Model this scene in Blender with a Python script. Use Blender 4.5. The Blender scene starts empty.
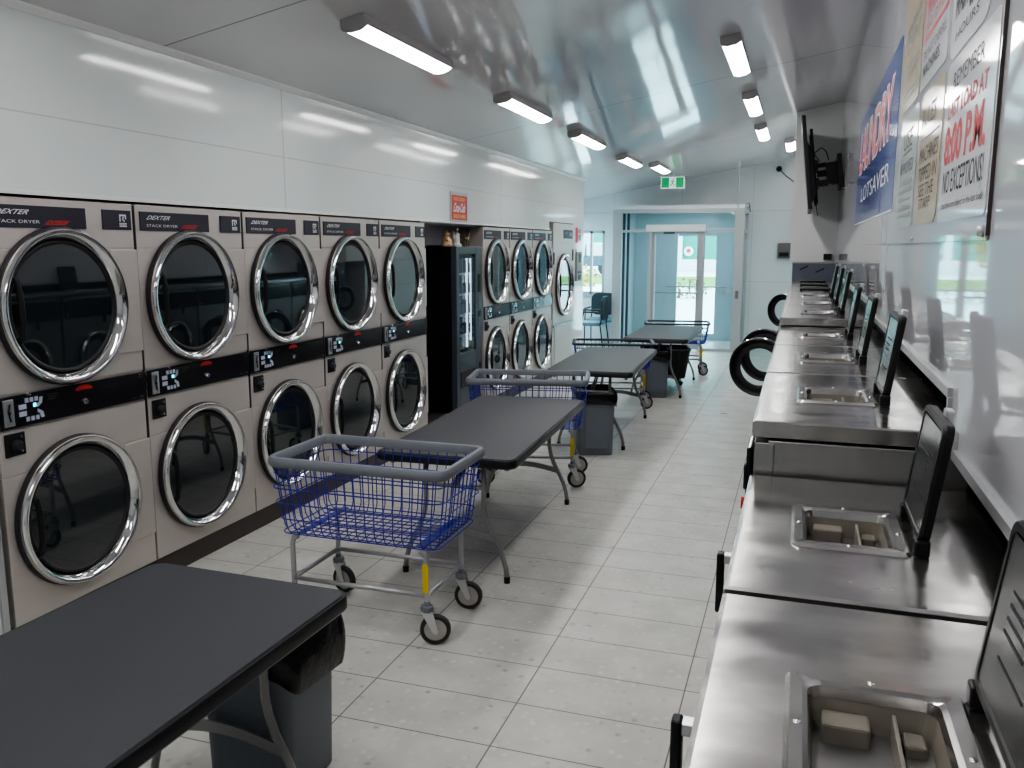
import bpy, bmesh, math, random
from mathutils import Vector, Matrix
random.seed(7)
PI = math.pi
SC = bpy.context.scene
COL = SC.collection

# ------------------------------------------------------------------ materials
def nodes_of(m):
    m.use_nodes = True
    return m.node_tree.nodes, m.node_tree.links

def pmat(name, col, rough=0.5, metal=0.0, spec=0.5, noise=0.0, nscale=8.0, bump=0.0, bscale=30.0, rvar=0.0,
         stretch=None, emit=None, estr=0.0, ior=None, coat=0.0):
    m = bpy.data.materials.new(name)
    N, L = nodes_of(m)
    b = N['Principled BSDF']
    b.inputs['Base Color'].default_value = (*col, 1)
    b.inputs['Roughness'].default_value = rough
    b.inputs['Metallic'].default_value = metal
    b.inputs['Specular IOR Level'].default_value = spec
    if ior: b.inputs['IOR'].default_value = ior
    b.inputs['Coat Weight'].default_value = coat
    if emit:
        b.inputs['Emission Color'].default_value = (*emit, 1)
        b.inputs['Emission Strength'].default_value = estr
    if noise or bump or rvar:
        tc = N.new('ShaderNodeTexCoord'); mp = N.new('ShaderNodeMapping')
        L.new(tc.outputs['Object'], mp.inputs['Vector'])
        if stretch: mp.inputs['Scale'].default_value = stretch
        nz = N.new('ShaderNodeTexNoise'); nz.inputs['Scale'].default_value = nscale; nz.inputs['Detail'].default_value = 4
        L.new(mp.outputs['Vector'], nz.inputs['Vector'])
        if noise:
            mr = N.new('ShaderNodeMapRange')
            mr.inputs['To Min'].default_value = 1 - noise; mr.inputs['To Max'].default_value = 1 + noise
            L.new(nz.outputs['Fac'], mr.inputs['Value'])
            mx = N.new('ShaderNodeMix'); mx.data_type = 'RGBA'; mx.blend_type = 'MULTIPLY'
            mx.inputs['Factor'].default_value = 1
            mx.inputs['A'].default_value = (*col, 1)
            L.new(mr.outputs['Result'], mx.inputs['B'])
            L.new(mx.outputs['Result'], b.inputs['Base Color'])
        if rvar:
            mr2 = N.new('ShaderNodeMapRange')
            mr2.inputs['To Min'].default_value = max(0.02, rough - rvar); mr2.inputs['To Max'].default_value = rough + rvar
            L.new(nz.outputs['Fac'], mr2.inputs['Value'])
            L.new(mr2.outputs['Result'], b.inputs['Roughness'])
        if bump:
            n2 = N.new('ShaderNodeTexNoise'); n2.inputs['Scale'].default_value = bscale; n2.inputs['Detail'].default_value = 3
            L.new(mp.outputs['Vector'], n2.inputs['Vector'])
            bp = N.new('ShaderNodeBump'); bp.inputs['Strength'].default_value = bump; bp.inputs['Distance'].default_value = 0.02
            L.new(n2.outputs['Fac'], bp.inputs['Height'])
            L.new(bp.outputs['Normal'], b.inputs['Normal'])
    return m

def glass_mat(name, tint, gl=0.02, ior=1.5, boost=1.0):
    m = bpy.data.materials.new(name)
    N, L = nodes_of(m)
    out = N['Material Output']; N.remove(N['Principled BSDF'])
    tr = N.new('ShaderNodeBsdfTransparent'); tr.inputs['Color'].default_value = (*tint, 1)
    g = N.new('ShaderNodeBsdfGlossy'); g.inputs['Roughness'].default_value = gl
    f = N.new('ShaderNodeFresnel'); f.inputs['IOR'].default_value = ior
    mu = N.new('ShaderNodeMath'); mu.operation = 'MULTIPLY'; mu.use_clamp = True; mu.inputs[1].default_value = boost
    ge = N.new('ShaderNodeNewGeometry'); fr_ = N.new('ShaderNodeMath'); fr_.operation = 'SUBTRACT'; fr_.inputs[0].default_value = 1.0
    L.new(ge.outputs['Backfacing'], fr_.inputs[1])          # the far face of a thin pane adds no second mirror
    fm_ = N.new('ShaderNodeMath'); fm_.operation = 'MULTIPLY'; L.new(f.outputs[0], fm_.inputs[0]); L.new(fr_.outputs[0], fm_.inputs[1])
    L.new(fm_.outputs[0], mu.inputs[0])
    mx = N.new('ShaderNodeMixShader')
    L.new(mu.outputs[0], mx.inputs['Fac']); L.new(tr.outputs[0], mx.inputs[1]); L.new(g.outputs[0], mx.inputs[2])
    L.new(mx.outputs[0], out.inputs['Surface'])
    return m

def grid_line(N, L, sock, step, off, width):
    """1 on a line repeating every step along the coordinate sock, else 0."""
    a = N.new('ShaderNodeMath'); a.operation = 'SUBTRACT'; a.inputs[1].default_value = off - 0.5 * step
    L.new(sock, a.inputs[0])
    p = N.new('ShaderNodeMath'); p.operation = 'FLOORED_MODULO'; p.inputs[1].default_value = step
    L.new(a.outputs[0], p.inputs[0])
    s = N.new('ShaderNodeMath'); s.operation = 'SUBTRACT'; s.inputs[1].default_value = 0.5 * step
    L.new(p.outputs[0], s.inputs[0])
    ab = N.new('ShaderNodeMath'); ab.operation = 'ABSOLUTE'; L.new(s.outputs[0], ab.inputs[0])
    lt = N.new('ShaderNodeMath'); lt.operation = 'LESS_THAN'; lt.inputs[1].default_value = width / 2
    L.new(ab.outputs[0], lt.inputs[0])
    return lt.outputs[0]

def panel_mat(name, col, rough, lines, bump=0.15, bscale=1.2, bstretch=(1, 1, 1), dark=0.45, spec=0.5):
    """glossy plastic wall panel with seams; lines = [(axis, step, offset, width)]"""
    m = bpy.data.materials.new(name); N, L = nodes_of(m); b = N['Principled BSDF']
    b.inputs['Roughness'].default_value = rough; b.inputs['Specular IOR Level'].default_value = spec
    tc = N.new('ShaderNodeTexCoord'); sp = N.new('ShaderNodeSeparateXYZ'); L.new(tc.outputs['Object'], sp.inputs[0])
    acc = None
    for ax, step, off, w in lines:
        o = grid_line(N, L, sp.outputs[ax], step, off, w)
        if acc is None: acc = o
        else:
            mxm = N.new('ShaderNodeMath'); mxm.operation = 'MAXIMUM'
            L.new(acc, mxm.inputs[0]); L.new(o, mxm.inputs[1]); acc = mxm.outputs[0]
    mx = N.new('ShaderNodeMix'); mx.data_type = 'RGBA'
    mx.inputs['A'].default_value = (*col, 1); mx.inputs['B'].default_value = (*[c * dark for c in col], 1)
    if acc is not None: L.new(acc, mx.inputs['Factor'])
    else: mx.inputs['Factor'].default_value = 0
    L.new(mx.outputs['Result'], b.inputs['Base Color'])
    mp = N.new('ShaderNodeMapping'); mp.inputs['Scale'].default_value = bstretch; L.new(tc.outputs['Object'], mp.inputs['Vector'])
    nz = N.new('ShaderNodeTexNoise'); nz.inputs['Scale'].default_value = bscale; nz.inputs['Detail'].default_value = 2.5
    L.new(mp.outputs['Vector'], nz.inputs['Vector'])
    bp = N.new('ShaderNodeBump'); bp.inputs['Strength'].default_value = bump; bp.inputs['Distance'].default_value = 0.05
    L.new(nz.outputs['Fac'], bp.inputs['Height']); L.new(bp.outputs['Normal'], b.inputs['Normal'])
    return m

def tile_mat():
    m = bpy.data.materials.new('floor_tile'); N, L = nodes_of(m); b = N['Principled BSDF']
    tc = N.new('ShaderNodeTexCoord'); sp = N.new('ShaderNodeSeparateXYZ'); L.new(tc.outputs['Object'], sp.inputs[0])
    gx = grid_line(N, L, sp.outputs[0], 0.6, -0.95, 0.0058)
    gy = grid_line(N, L, sp.outputs[1], 0.3, 3.479, 0.0055)
    g = N.new('ShaderNodeMath'); g.operation = 'MAXIMUM'; L.new(gx, g.inputs[0]); L.new(gy, g.inputs[1])
    n1 = N.new('ShaderNodeTexNoise'); n1.inputs['Scale'].default_value = 5; n1.inputs['Detail'].default_value = 5
    L.new(tc.outputs['Object'], n1.inputs['Vector'])
    r1 = N.new('ShaderNodeValToRGB'); e = r1.color_ramp.elements
    e[0].position = 0.3; e[0].color = (0.47, 0.465, 0.43, 1); e[1].position = 0.7; e[1].color = (0.60, 0.59, 0.55, 1)
    L.new(n1.outputs['Fac'], r1.inputs['Fac'])
    # stone chips
    v = N.new('ShaderNodeTexVoronoi'); v.inputs['Scale'].default_value = 26; L.new(tc.outputs['Object'], v.inputs['Vector'])
    rv = N.new('ShaderNodeValToRGB'); ev = rv.color_ramp.elements
    ev[0].position = 0.16; ev[0].color = (1, 1, 1, 1); ev[1].position = 0.42; ev[1].color = (0, 0, 0, 1)
    L.new(v.outputs['Distance'], rv.inputs['Fac'])
    chipf = N.new('ShaderNodeMath'); chipf.operation = 'MULTIPLY'; chipf.inputs[1].default_value = 0.8
    L.new(rv.outputs['Color'], chipf.inputs[0])
    rc = N.new('ShaderNodeSeparateColor'); L.new(v.outputs['Color'], rc.inputs[0])
    rcol = N.new('ShaderNodeValToRGB'); ec = rcol.color_ramp.elements
    ec[0].position = 0.0; ec[0].color = (0.30, 0.295, 0.28, 1); ec[1].position = 1; ec[1].color = (0.66, 0.65, 0.61, 1)
    el = rcol.color_ramp.elements.new(0.12); el.color = (0.48, 0.47, 0.44, 1)
    L.new(rc.outputs[0], rcol.inputs['Fac'])
    mx = N.new('ShaderNodeMix'); mx.data_type = 'RGBA'
    L.new(chipf.outputs[0], mx.inputs['Factor']); L.new(r1.outputs['Color'], mx.inputs['A']); L.new(rcol.outputs['Color'], mx.inputs['B'])
    m2 = N.new('ShaderNodeMix'); m2.data_type = 'RGBA'; m2.inputs['B'].default_value = (0.14, 0.11, 0.09, 1)
    gm = N.new('ShaderNodeMath'); gm.operation = 'MULTIPLY'; gm.inputs[1].default_value = 0.95; L.new(g.outputs[0], gm.inputs[0])
    L.new(gm.outputs[0], m2.inputs['Factor']); L.new(mx.outputs['Result'], m2.inputs['A'])
    L.new(m2.outputs['Result'], b.inputs['Base Color'])
    b.inputs['Roughness'].default_value = 0.38; b.inputs['Specular IOR Level'].default_value = 0.5
    return m

M = {}
M['tile'] = tile_mat()
M['wall'] = panel_mat('white_panel', (0.73, 0.785, 0.775), 0.10, [(1, 4.08, 4.73, 0.012), (2, 1.22, 2.285, 0.006)], bump=0.05, bscale=0.9, dark=0.75)
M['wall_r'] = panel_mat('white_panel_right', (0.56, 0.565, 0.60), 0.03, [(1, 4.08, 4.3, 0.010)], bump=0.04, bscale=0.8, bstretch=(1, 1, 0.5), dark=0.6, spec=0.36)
M['wall_plain'] = panel_mat('white_panel_plain', (0.74, 0.77, 0.78), 0.22, [(2, 1.22, 2.35, 0.008), (0, 1.22, -4.5, 0.006)], bump=0.04, dark=0.7)
M['ceiling'] = panel_mat('ceiling_panel', (0.71, 0.70, 0.71), 0.07, [(1, 4.04, 3.68, 0.014)], bump=0.085, bscale=1.1, bstretch=(1.4, 0.6, 1), dark=0.5, spec=0.62)
M['trim'] = pmat('white_trim', (0.78, 0.79, 0.78), 0.3)
M['plinth'] = pmat('brown_plinth', (0.055, 0.042, 0.040), 0.45, noise=0.2)
M['dark_void'] = pmat('dark_void', (0.05, 0.05, 0.055), 0.7, noise=0.15)
M['bay'] = pmat('bay_grey', (0.42, 0.41, 0.42), 0.6, noise=0.1)
M['steel'] = pmat('dryer_steel', (0.585, 0.54, 0.505), 0.42, 0.45, noise=0.06, nscale=3, stretch=(1, 1, 6), rvar=0.06)
M['steel_top'] = pmat('washer_steel', (0.565, 0.55, 0.535), 0.20, 0.97, noise=0.16, nscale=6, stretch=(1, 2.5, 1), rvar=0.15, bump=0.05, bscale=5)
M['steel_side'] = pmat('washer_side_steel', (0.42, 0.415, 0.41), 0.32, 0.9, noise=0.08, nscale=5, stretch=(6, 1, 1))
M['steel_blue'] = pmat('machine_blue_grey', (0.13, 0.145, 0.18), 0.35, 0.4, noise=0.08)
M['chrome'] = pmat('chrome', (0.80, 0.80, 0.80), 0.08, 1.0, noise=0.02)
M['chrome_dull'] = pmat('zinc', (0.62, 0.63, 0.64), 0.3, 0.9, noise=0.05)
M['black'] = pmat('black_plastic', (0.012, 0.012, 0.013), 0.42, spec=0.3, noise=0.15)
M['gasket'] = pmat('dark_gasket', (0.02, 0.018, 0.024), 0.5, noise=0.1)
M['label'] = pmat('navy_label', (0.022, 0.022, 0.036), 0.42, noise=0.05)
M['strip'] = pmat('control_black', (0.006, 0.006, 0.008), 0.14, spec=0.6, noise=0.05)
M['white_ink'] = pmat('white_ink', (0.75, 0.76, 0.78), 0.5, spec=0.08, noise=0.02)
M['grey_ink'] = pmat('grey_ink', (0.055, 0.055, 0.06), 0.5, spec=0.08, noise=0.05)
M['lightgrey_ink'] = pmat('light_grey_ink', (0.27, 0.29, 0.285), 0.5, spec=0.08, noise=0.05)
M['red_ink'] = pmat('red_ink', (0.62, 0.06, 0.05), 0.5, spec=0.08, noise=0.04)
M['red_pale'] = pmat('pale_red_ink', (0.58, 0.07, 0.09), 0.45, spec=0.08, noise=0.04)
M['keys'] = pmat('keypad_keys', (0.42, 0.46, 0.58), 0.4, noise=0.05)
M['teal_led'] = pmat('teal_led', (0.05, 0.5, 0.55), 0.4, emit=(0.1, 0.85, 0.9), estr=1.6, noise=0.02)
M['dglass'] = pmat('dark_door_glass', (0.010, 0.016, 0.020), 0.03, spec=0.5, ior=2.0, noise=0.2, nscale=3)
M['cglass'] = glass_mat('clear_glass', (0.90, 0.96, 0.96), 0.02)
M['dim_glass'] = glass_mat('vending_glass', (0.66, 0.72, 0.76), 0.03, boost=1.3)
M['bowl'] = glass_mat('washer_bowl_glass', (0.80, 0.86, 0.86), 0.04, boost=1.2)
M['led'] = pmat('led_diffuser', (0.9, 0.9, 0.9), 0.5, emit=(1.0, 0.985, 0.97), estr=19.5, noise=0.01)
M['led_body'] = pmat('led_housing', (0.42, 0.41, 0.41), 0.4, noise=0.03)
M['tabletop'] = pmat('charcoal_laminate', (0.034, 0.036, 0.044), 0.52, noise=0.10, nscale=3, bump=0.12, bscale=240, spec=0.5)
M['tableedge'] = pmat('black_edge', (0.014, 0.014, 0.016), 0.3, noise=0.1)
M['tube'] = pmat('grey_tube', (0.32, 0.32, 0.325), 0.34, 0.5, noise=0.06)
M['cartframe'] = pmat('silver_frame', (0.42, 0.42, 0.44), 0.35, 0.6, noise=0.05)
M['rim'] = pmat('grey_bumper', (0.175, 0.19, 0.22), 0.5, noise=0.12, nscale=12)
M['dark_rim'] = pmat('dark_bumper', (0.03, 0.032, 0.038), 0.45, noise=0.12, nscale=12)
M['bluewire'] = pmat('blue_wire', (0.014, 0.022, 0.30), 0.35, noise=0.08)
M['tyre'] = pmat('dark_tyre', (0.025, 0.022, 0.022), 0.6, noise=0.1)
M['hub'] = pmat('grey_hub', (0.42, 0.39, 0.37), 0.5, noise=0.06)
M['yellow'] = pmat('yellow_sticker', (0.72, 0.55, 0.03), 0.5, noise=0.05)
M['bin'] = pmat('grey_bin', (0.155, 0.175, 0.21), 0.45, noise=0.06, nscale=4)
M['tote'] = pmat('dark_tote', (0.03, 0.033, 0.038), 0.45, noise=0.08)
M['bag'] = pmat('black_bag', (0.006, 0.006, 0.008), 0.2, spec=0.5, bump=0.25, bscale=16, noise=0.1)
M['beige'] = pmat('beige_tray', (0.25, 0.225, 0.19), 0.5, noise=0.16, nscale=20)
M['lidface'] = pmat('lid_inner', (0.018, 0.022, 0.023), 0.25, spec=0.35, noise=0.1)
M['gold'] = pmat('gold_figure', (0.55, 0.36, 0.20), 0.4, 0.3, noise=0.2)
M['silver_fig'] = pmat('silver_figure', (0.60, 0.58, 0.54), 0.4, 0.2, noise=0.2)
M['bronze'] = pmat('bronze_figure', (0.20, 0.14, 0.09), 0.4, 0.4, noise=0.2)
M['alu'] = pmat('aluminium', (0.46, 0.47, 0.48), 0.35, 0.35, noise=0.03)
M['vest_panel'] = pmat('vestibule_panel', (0.50, 0.60, 0.64), 0.3, noise=0.03)
M['dark_alu'] = pmat('dark_mullion', (0.035, 0.045, 0.07), 0.4, noise=0.05)
M['exit_green'] = pmat('exit_green', (0.0, 0.30, 0.10), 0.5, emit=(0.0, 0.42, 0.14), estr=0.25, noise=0.02)
M['exit_white'] = pmat('exit_white', (0.8, 0.85, 0.82), 0.5, emit=(0.8, 0.95, 0.88), estr=0.3, noise=0.02)
M['poster_white'] = pmat('poster_white', (0.70, 0.71, 0.74), 0.08, spec=0.08, noise=0.02)
M['poster_tan'] = pmat('poster_tan', (0.60, 0.50, 0.36), 0.10, spec=0.08, noise=0.04)
M['poster_green'] = pmat('poster_pale_green', (0.54, 0.60, 0.57), 0.10, spec=0.08, noise=0.03)
M['poster_blue'] = pmat('poster_blue', (0.13, 0.17, 0.42), 0.08, spec=0.08, noise=0.10, nscale=2)
M['deep_blue'] = pmat('poster_deep_blue', (0.02, 0.03, 0.25), 0.3, spec=0.08, noise=0.03)
M['dispenser'] = pmat('dispenser_grey', (0.17, 0.15, 0.15), 0.45, noise=0.05)
M['fabric'] = pmat('dark_chair_fabric', (0.02, 0.03, 0.04), 0.6, noise=0.15, nscale=40)
M['seat_reflect'] = pmat('seat_blue_reflection', (0.10, 0.20, 0.25), 0.4, noise=0.1, nscale=40)  # dark chair seat, with its pale blue reflection put into the colour
M['sign_red'] = pmat('sign_red', (0.50, 0.015, 0.02), 0.4, noise=0.03)
M['sign_yellow'] = pmat('sign_yellow', (0.80, 0.50, 0.06), 0.4, noise=0.03)
M['ground'] = pmat('pale_concrete', (0.70, 0.70, 0.67), 0.8, noise=0.08, nscale=0.6)
M['asphalt'] = pmat('pale_road', (0.66, 0.67, 0.68), 0.8, noise=0.05, nscale=0.5)
M['grass'] = pmat('lawn', (0.09, 0.24, 0.015), 0.8, noise=0.3, nscale=3)
M['leaf_y'] = pmat('yellow_leaves', (0.42, 0.34, 0.03), 0.7, noise=0.4, nscale=9)
M['leaf_g'] = pmat('green_leaves', (0.16, 0.25, 0.05), 0.7, noise=0.4, nscale=9)
M['teal'] = pmat('teal_building', (0.004, 0.27, 0.20), 0.6, noise=0.05, nscale=0.5)
M['building_white'] = pmat('building_white', (0.8, 0.8, 0.8), 0.6, noise=0.03)
M['truck_paint'] = pmat('truck_paint', (0.58, 0.62, 0.66), 0.35, noise=0.05)
M['truck_dark'] = pmat('truck_dark', (0.05, 0.09, 0.14), 0.5, noise=0.05)
M['bark'] = pmat('bark', (0.12, 0.09, 0.06), 0.8, noise=0.3)

# ------------------------------------------------------------------ mesh builder
class MB:
    def __init__(s): s.bm = bmesh.new()
    def quad(s, pts):
        v = [s.bm.verts.new(p) for p in pts]; s.bm.faces.new(v); return s
    def box(s, x0, x1, y0, y1, z0, z1, bev=0.0, seg=2):
        bm = bmesh.new()
        bmesh.ops.create_cube(bm, size=1.0)
        for v in bm.verts:
            v.co = Vector(((x0 + x1) / 2 + v.co.x * (x1 - x0), (y0 + y1) / 2 + v.co.y * (y1 - y0), (z0 + z1) / 2 + v.co.z * (z1 - z0)))
        if bev: bmesh.ops.bevel(bm, geom=bm.edges[:], offset=bev, segments=seg, profile=0.5, affect='EDGES')
        return s.merge(bm)
    def merge(s, bm, mat=None):
        if mat is not None: bm.transform(mat)
        me = bpy.data.meshes.new('t'); bm.to_mesh(me); bm.free(); s.bm.from_mesh(me); bpy.data.meshes.remove(me); return s
    def obox(s, mat, sx, sy, sz, bev=0.0):
        bm = bmesh.new(); bmesh.ops.create_cube(bm, size=1.0)
        for v in bm.verts: v.co = Vector((v.co.x * sx, v.co.y * sy, v.co.z * sz))
        if bev: bmesh.ops.bevel(bm, geom=bm.edges[:], offset=bev, segments=2, profile=0.5, affect='EDGES')
        return s.merge(bm, mat)
    def tube(s, pts, r, n=8, closed=False, cap=True):
        pts = [Vector(p) for p in pts]; k = len(pts)
        rs = r if isinstance(r, (list, tuple)) else [r] * k
        rings = []; up = None
        for i, p in enumerate(pts):
            if closed: t = (pts[(i + 1) % k] - pts[i - 1])
            else: t = pts[min(i + 1, k - 1)] - pts[max(i - 1, 0)]
            t.normalize()
            if up is None:
                up = Vector((0, 0, 1)) if abs(t.z) < 0.9 else Vector((1, 0, 0))
            a = t.cross(up)
            if a.length < 1e-4: a = t.cross(Vector((0, 1, 0)))
            a.normalize(); b = a.cross(t); b.normalize(); up = b
            rings.append([s.bm.verts.new(p + (a * math.cos(2 * PI * j / n) + b * math.sin(2 * PI * j / n)) * rs[i]) for j in range(n)])
        m = k if closed else k - 1
        for i in range(m):
            A, B = rings[i], rings[(i + 1) % k]
            for j in range(n):
                s.bm.faces.new((A[j], A[(j + 1) % n], B[(j + 1) % n], B[j]))
        if cap and not closed:
            s.bm.faces.new(rings[0][::-1]); s.bm.faces.new(rings[-1])
        return s
    def lathe(s, prof, n=48, axis='z', mat=None, close=False, cap=True):
        """prof = [(radius, height)]"""
        bm = bmesh.new(); rings = []
        for r, h in prof:
            ring = []
            for j in range(n):
                a = 2 * PI * j / n; c, d = r * math.cos(a), r * math.sin(a)
                p = {'z': (c, d, h), 'x': (h, c, d), 'y': (c, h, d)}[axis]
                ring.append(bm.verts.new(p))
            rings.append(ring)
        m = len(rings) if close else len(rings) - 1
        for i in range(m):
            A, B = rings[i], rings[(i + 1) % len(rings)]
            for j in range(n): bm.faces.new((A[j], A[(j + 1) % n], B[(j + 1) % n], B[j]))
        if not close and cap:
            for R in (rings[0], rings[-1]):
                if prof[rings.index(R)][0] > 1e-5: bm.faces.new(R)
        bmesh.ops.remove_doubles(bm, verts=bm.verts[:], dist=1e-6)
        bmesh.ops.recalc_face_normals(bm, faces=bm.faces[:])
        return s.merge(bm, mat)
    def ball(s, c, r, sub=2, sc=(1, 1, 1)):
        bm = bmesh.new(); bmesh.ops.create_icosphere(bm, subdivisions=sub, radius=1)
        for v in bm.verts: v.co = Vector((c[0] + v.co.x * r * sc[0], c[1] + v.co.y * r * sc[1], c[2] + v.co.z * r * sc[2]))
        return s.merge(bm)
    def loops(s, loops, cap0=True, cap1=True):
        """loops of equal length bridged in order"""
        R = [[s.bm.verts.new(p) for p in lp] for lp in loops]; n = len(R[0])
        for i in range(len(R) - 1):
            for j in range(n): s.bm.faces.new((R[i][j], R[i][(j + 1) % n], R[i + 1][(j + 1) % n], R[i + 1][j]))
        if cap0: s.bm.faces.new(R[0][::-1])
        if cap1: s.bm.faces.new(R[-1])
        return s
    def each(s, name, mat, parent=None, loc=(0, 0, 0), rot=None, smooth=False, auto=None):
        """every separate piece becomes an object of its own"""
        bm = s.bm; bm.verts.ensure_lookup_table(); seen = set(); out = []
        for v0 in list(bm.verts):
            if v0 in seen: continue
            st, isl = [v0], []; seen.add(v0)
            while st:
                v = st.pop(); isl.append(v)
                for e in v.link_edges:
                    w_ = e.other_vert(v)
                    if w_ not in seen: seen.add(w_); st.append(w_)
            n = MB(); mp = {v: n.bm.verts.new(v.co) for v in isl}
            for f in {f for v in isl for f in v.link_faces}: n.bm.faces.new([mp[v] for v in f.verts])
            out.append(n.build(name, mat, parent, loc, rot, smooth, auto))
        return out
    def build(s, name, mat, parent=None, loc=(0, 0, 0), rot=None, smooth=False, auto=None):
        bmesh.ops.recalc_face_normals(s.bm, faces=s.bm.faces[:])
        me = bpy.data.meshes.new(name); s.bm.to_mesh(me); s.bm.free()
        me.materials.append(mat if not isinstance(mat, str) else M[mat])
        o = bpy.data.objects.new(name, me); COL.objects.link(o)
        o.location = loc
        if rot: o.rotation_euler = rot
        if parent: o.parent = parent
        if smooth:
            for p in me.polygons: p.use_smooth = True
            if auto is not None:
                try: me.set_sharp_from_angle(angle=math.radians(auto))
                except Exception: pass
        return o

def rrect(cx, cy, w, h, r, n=5):
    pts = []
    for sx, sy, a0 in ((1, 1, 0), (-1, 1, PI / 2), (-1, -1, PI), (1, -1, 1.5 * PI)):
        for k in range(n + 1):
            a = a0 + PI / 2 * k / n
            pts.append((cx + sx * (w / 2 - r) + r * math.cos(a), cy + sy * (h / 2 - r) + r * math.sin(a)))
    return pts

_txt = {}
def text_geo(body, bold=0.0):
    k = (body, bold)
    if k not in _txt:
        cu = bpy.data.curves.new('t', 'FONT'); cu.body = body; cu.offset = bold; cu.resolution_u = 3
        o = bpy.data.objects.new('t', cu); COL.objects.link(o)
        dg = bpy.context.evaluated_depsgraph_get(); dg.update()
        me = bpy.data.meshes.new_from_object(o.evaluated_get(dg))
        V = [tuple(v.co) for v in me.vertices]; F = [tuple(p.vertices) for p in me.polygons]
        bpy.data.objects.remove(o); bpy.data.curves.remove(cu); bpy.data.meshes.remove(me)
        x0 = min(v[0] for v in V); x1 = max(v[0] for v in V); y0 = min(v[1] for v in V); y1 = max(v[1] for v in V)
        _txt[k] = ([((v[0] - x0) / (x1 - x0), (v[1] - y0) / (y1 - y0)) for v in V], F)
    return _txt[k]

def add_text(mb, body, O, U, V, shear=0.0, bold=0.0):
    """letters filling the parallelogram O, O+U, O+U+V, O+V"""
    vs, fs = text_geo(body, bold); O, U, V = Vector(O), Vector(U), Vector(V)
    bv = [mb.bm.verts.new(O + U * (a * (1 - abs(shear)) + shear * b) + V * b) for a, b in vs]
    for f in fs:
        try: mb.bm.faces.new([bv[i] for i in f])
        except ValueError: pass
    return mb

def tag(o, label=None, cat=None, group=None, kind=None):
    if label: o['label'] = label
    if cat: o['category'] = cat
    if group: o['group'] = group
    if kind: o['kind'] = kind
    return o
def thing(name, label, cat, loc=(0, 0, 0), rz=0.0, group=None):
    o = bpy.data.objects.new(name, None); COL.objects.link(o); o.empty_display_size = 0.1
    o.location = loc; o.rotation_euler = (0, 0, rz)
    return tag(o, label, cat, group)
def struct(o):
    o['kind'] = 'structure'; return o
def dup(root, loc, rz, label, group=None):
    def cp(o, par):
        c = o.copy(); COL.objects.link(c)
        if par: c.parent = par
        for ch in kids.get(o.name, []): cp(ch, c)
        return c
    kids = {}
    for o in list(bpy.data.objects):
        if o.parent: kids.setdefault(o.parent.name, []).append(o)
    r = cp(root, None); r.location = loc; r.rotation_euler = (0, 0, rz); r['label'] = label
    if group: r['group'] = group
    return r

# ------------------------------------------------------------------ camera (solved from the picture's own lines)
H = 1.7313
yaw, pitch, roll, FPX = 0.324908, 0.159793, -0.000337, 849.98
cy, sy = math.cos(yaw), math.sin(yaw)
fw = Vector((-sy * math.cos(pitch), cy * math.cos(pitch), -math.sin(pitch)))
rt = Vector((cy, sy, 0)); dn = fw.cross(rt)
r2 = rt * math.cos(roll) + dn * math.sin(roll); d2 = -rt * math.sin(roll) + dn * math.cos(roll)
cam_d = bpy.data.cameras.new('camera'); cam = bpy.data.objects.new('camera', cam_d); COL.objects.link(cam)
cam_d.sensor_width = 36; cam_d.lens = FPX / 1024 * 36; cam_d.clip_start = 0.02; cam_d.clip_end = 400
mw = Matrix((( r2.x, -d2.x, -fw.x, 0), (r2.y, -d2.y, -fw.y, 0), (r2.z, -d2.z, -fw.z, H), (0, 0, 0, 1)))
cam.matrix_world = mw
SC.camera = cam

# ------------------------------------------------------------------ the room
XL, XR, YB, Y0 = -3.1, 0.37, 15.6, -2.6
SL = 0.18
def zc(x): return 2.72 + SL * (x + 3.1)
XW = -6.2            # far side of the alcove behind the dryer wall
struct(MB().box(XW - .1, 1.0, Y0 - .1, YB + 0.9, -0.06, 0).build('floor', 'tile'))
mb = MB(); mb.loops([[(XW - .1, y, zc(XW - .1)), (1.0, y, zc(1.0)), (1.0, y, zc(1.0) + .08), (XW - .1, y, zc(XW - .1) + .08)] for y in (Y0 - .1, YB + .1)])
struct(mb.build('ceiling', 'ceiling'))
# left wall: bulkhead over the dryers, full height before the first and after the last machine
def wall_piece(mb, x0, x1, y0, y1, z0, slope=True):
    mb.loops([[(x0, y, z0), (x1, y, z0), (x1, y, zc(x1)), (x0, y, zc(x0))] for y in (y0, y1)])
mb = MB()
wall_piece(mb, XL - .06, XL, 2.52, 10.70, 1.948)
wall_piece(mb, XL - .06, XL, 10.70, 11.91, 2.055)
wall_piece(mb, XL - .06, XL, Y0, 2.52, 0.0)
wall_piece(mb, XL - .06, XL, 11.91, 12.55, 0.0)
wall_piece(mb, -4.2, XL - .06, 12.47, 12.55, 0.0)
struct(mb.build('wall_left', 'wall'))
struct(MB().box(-4.25, -4.12, Y0, 12.55, 0, 2.75).build('wall_behind_dryers', 'bay'))
mb = MB(); mb.box(-4.12, XL - .06, 6.87, 8.25, 1.935, 1.957)
mb.box(-3.42, -3.38, 6.87, 8.25, 1.75, 1.935)
struct(mb.build('trim_3', 'bay'))
mb = MB(); mb.loops([[(XL + a, y, zc(XL) + b) for a, b in ((0, 0), (0, -.03), (.008, -.03), (.022, -.008), (.022, .006))] for y in (Y0, 12.55)])
struct(mb.build('trim_1', 'trim'))
mb = MB(); mb.box(XL - .008, XL + .012, Y0, 12.55 - .59, 1.955, 1.966) if False else mb.box(XL, XL + .008, 2.52, 10.70, 1.948, 1.968)
struct(mb.build('trim_2', 'trim'))
mb = MB(); mb.box(XL, XL + .012, 2.500, 2.530, 0, 1.957)
struct(mb.build('trim_4', 'alu'))
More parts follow.
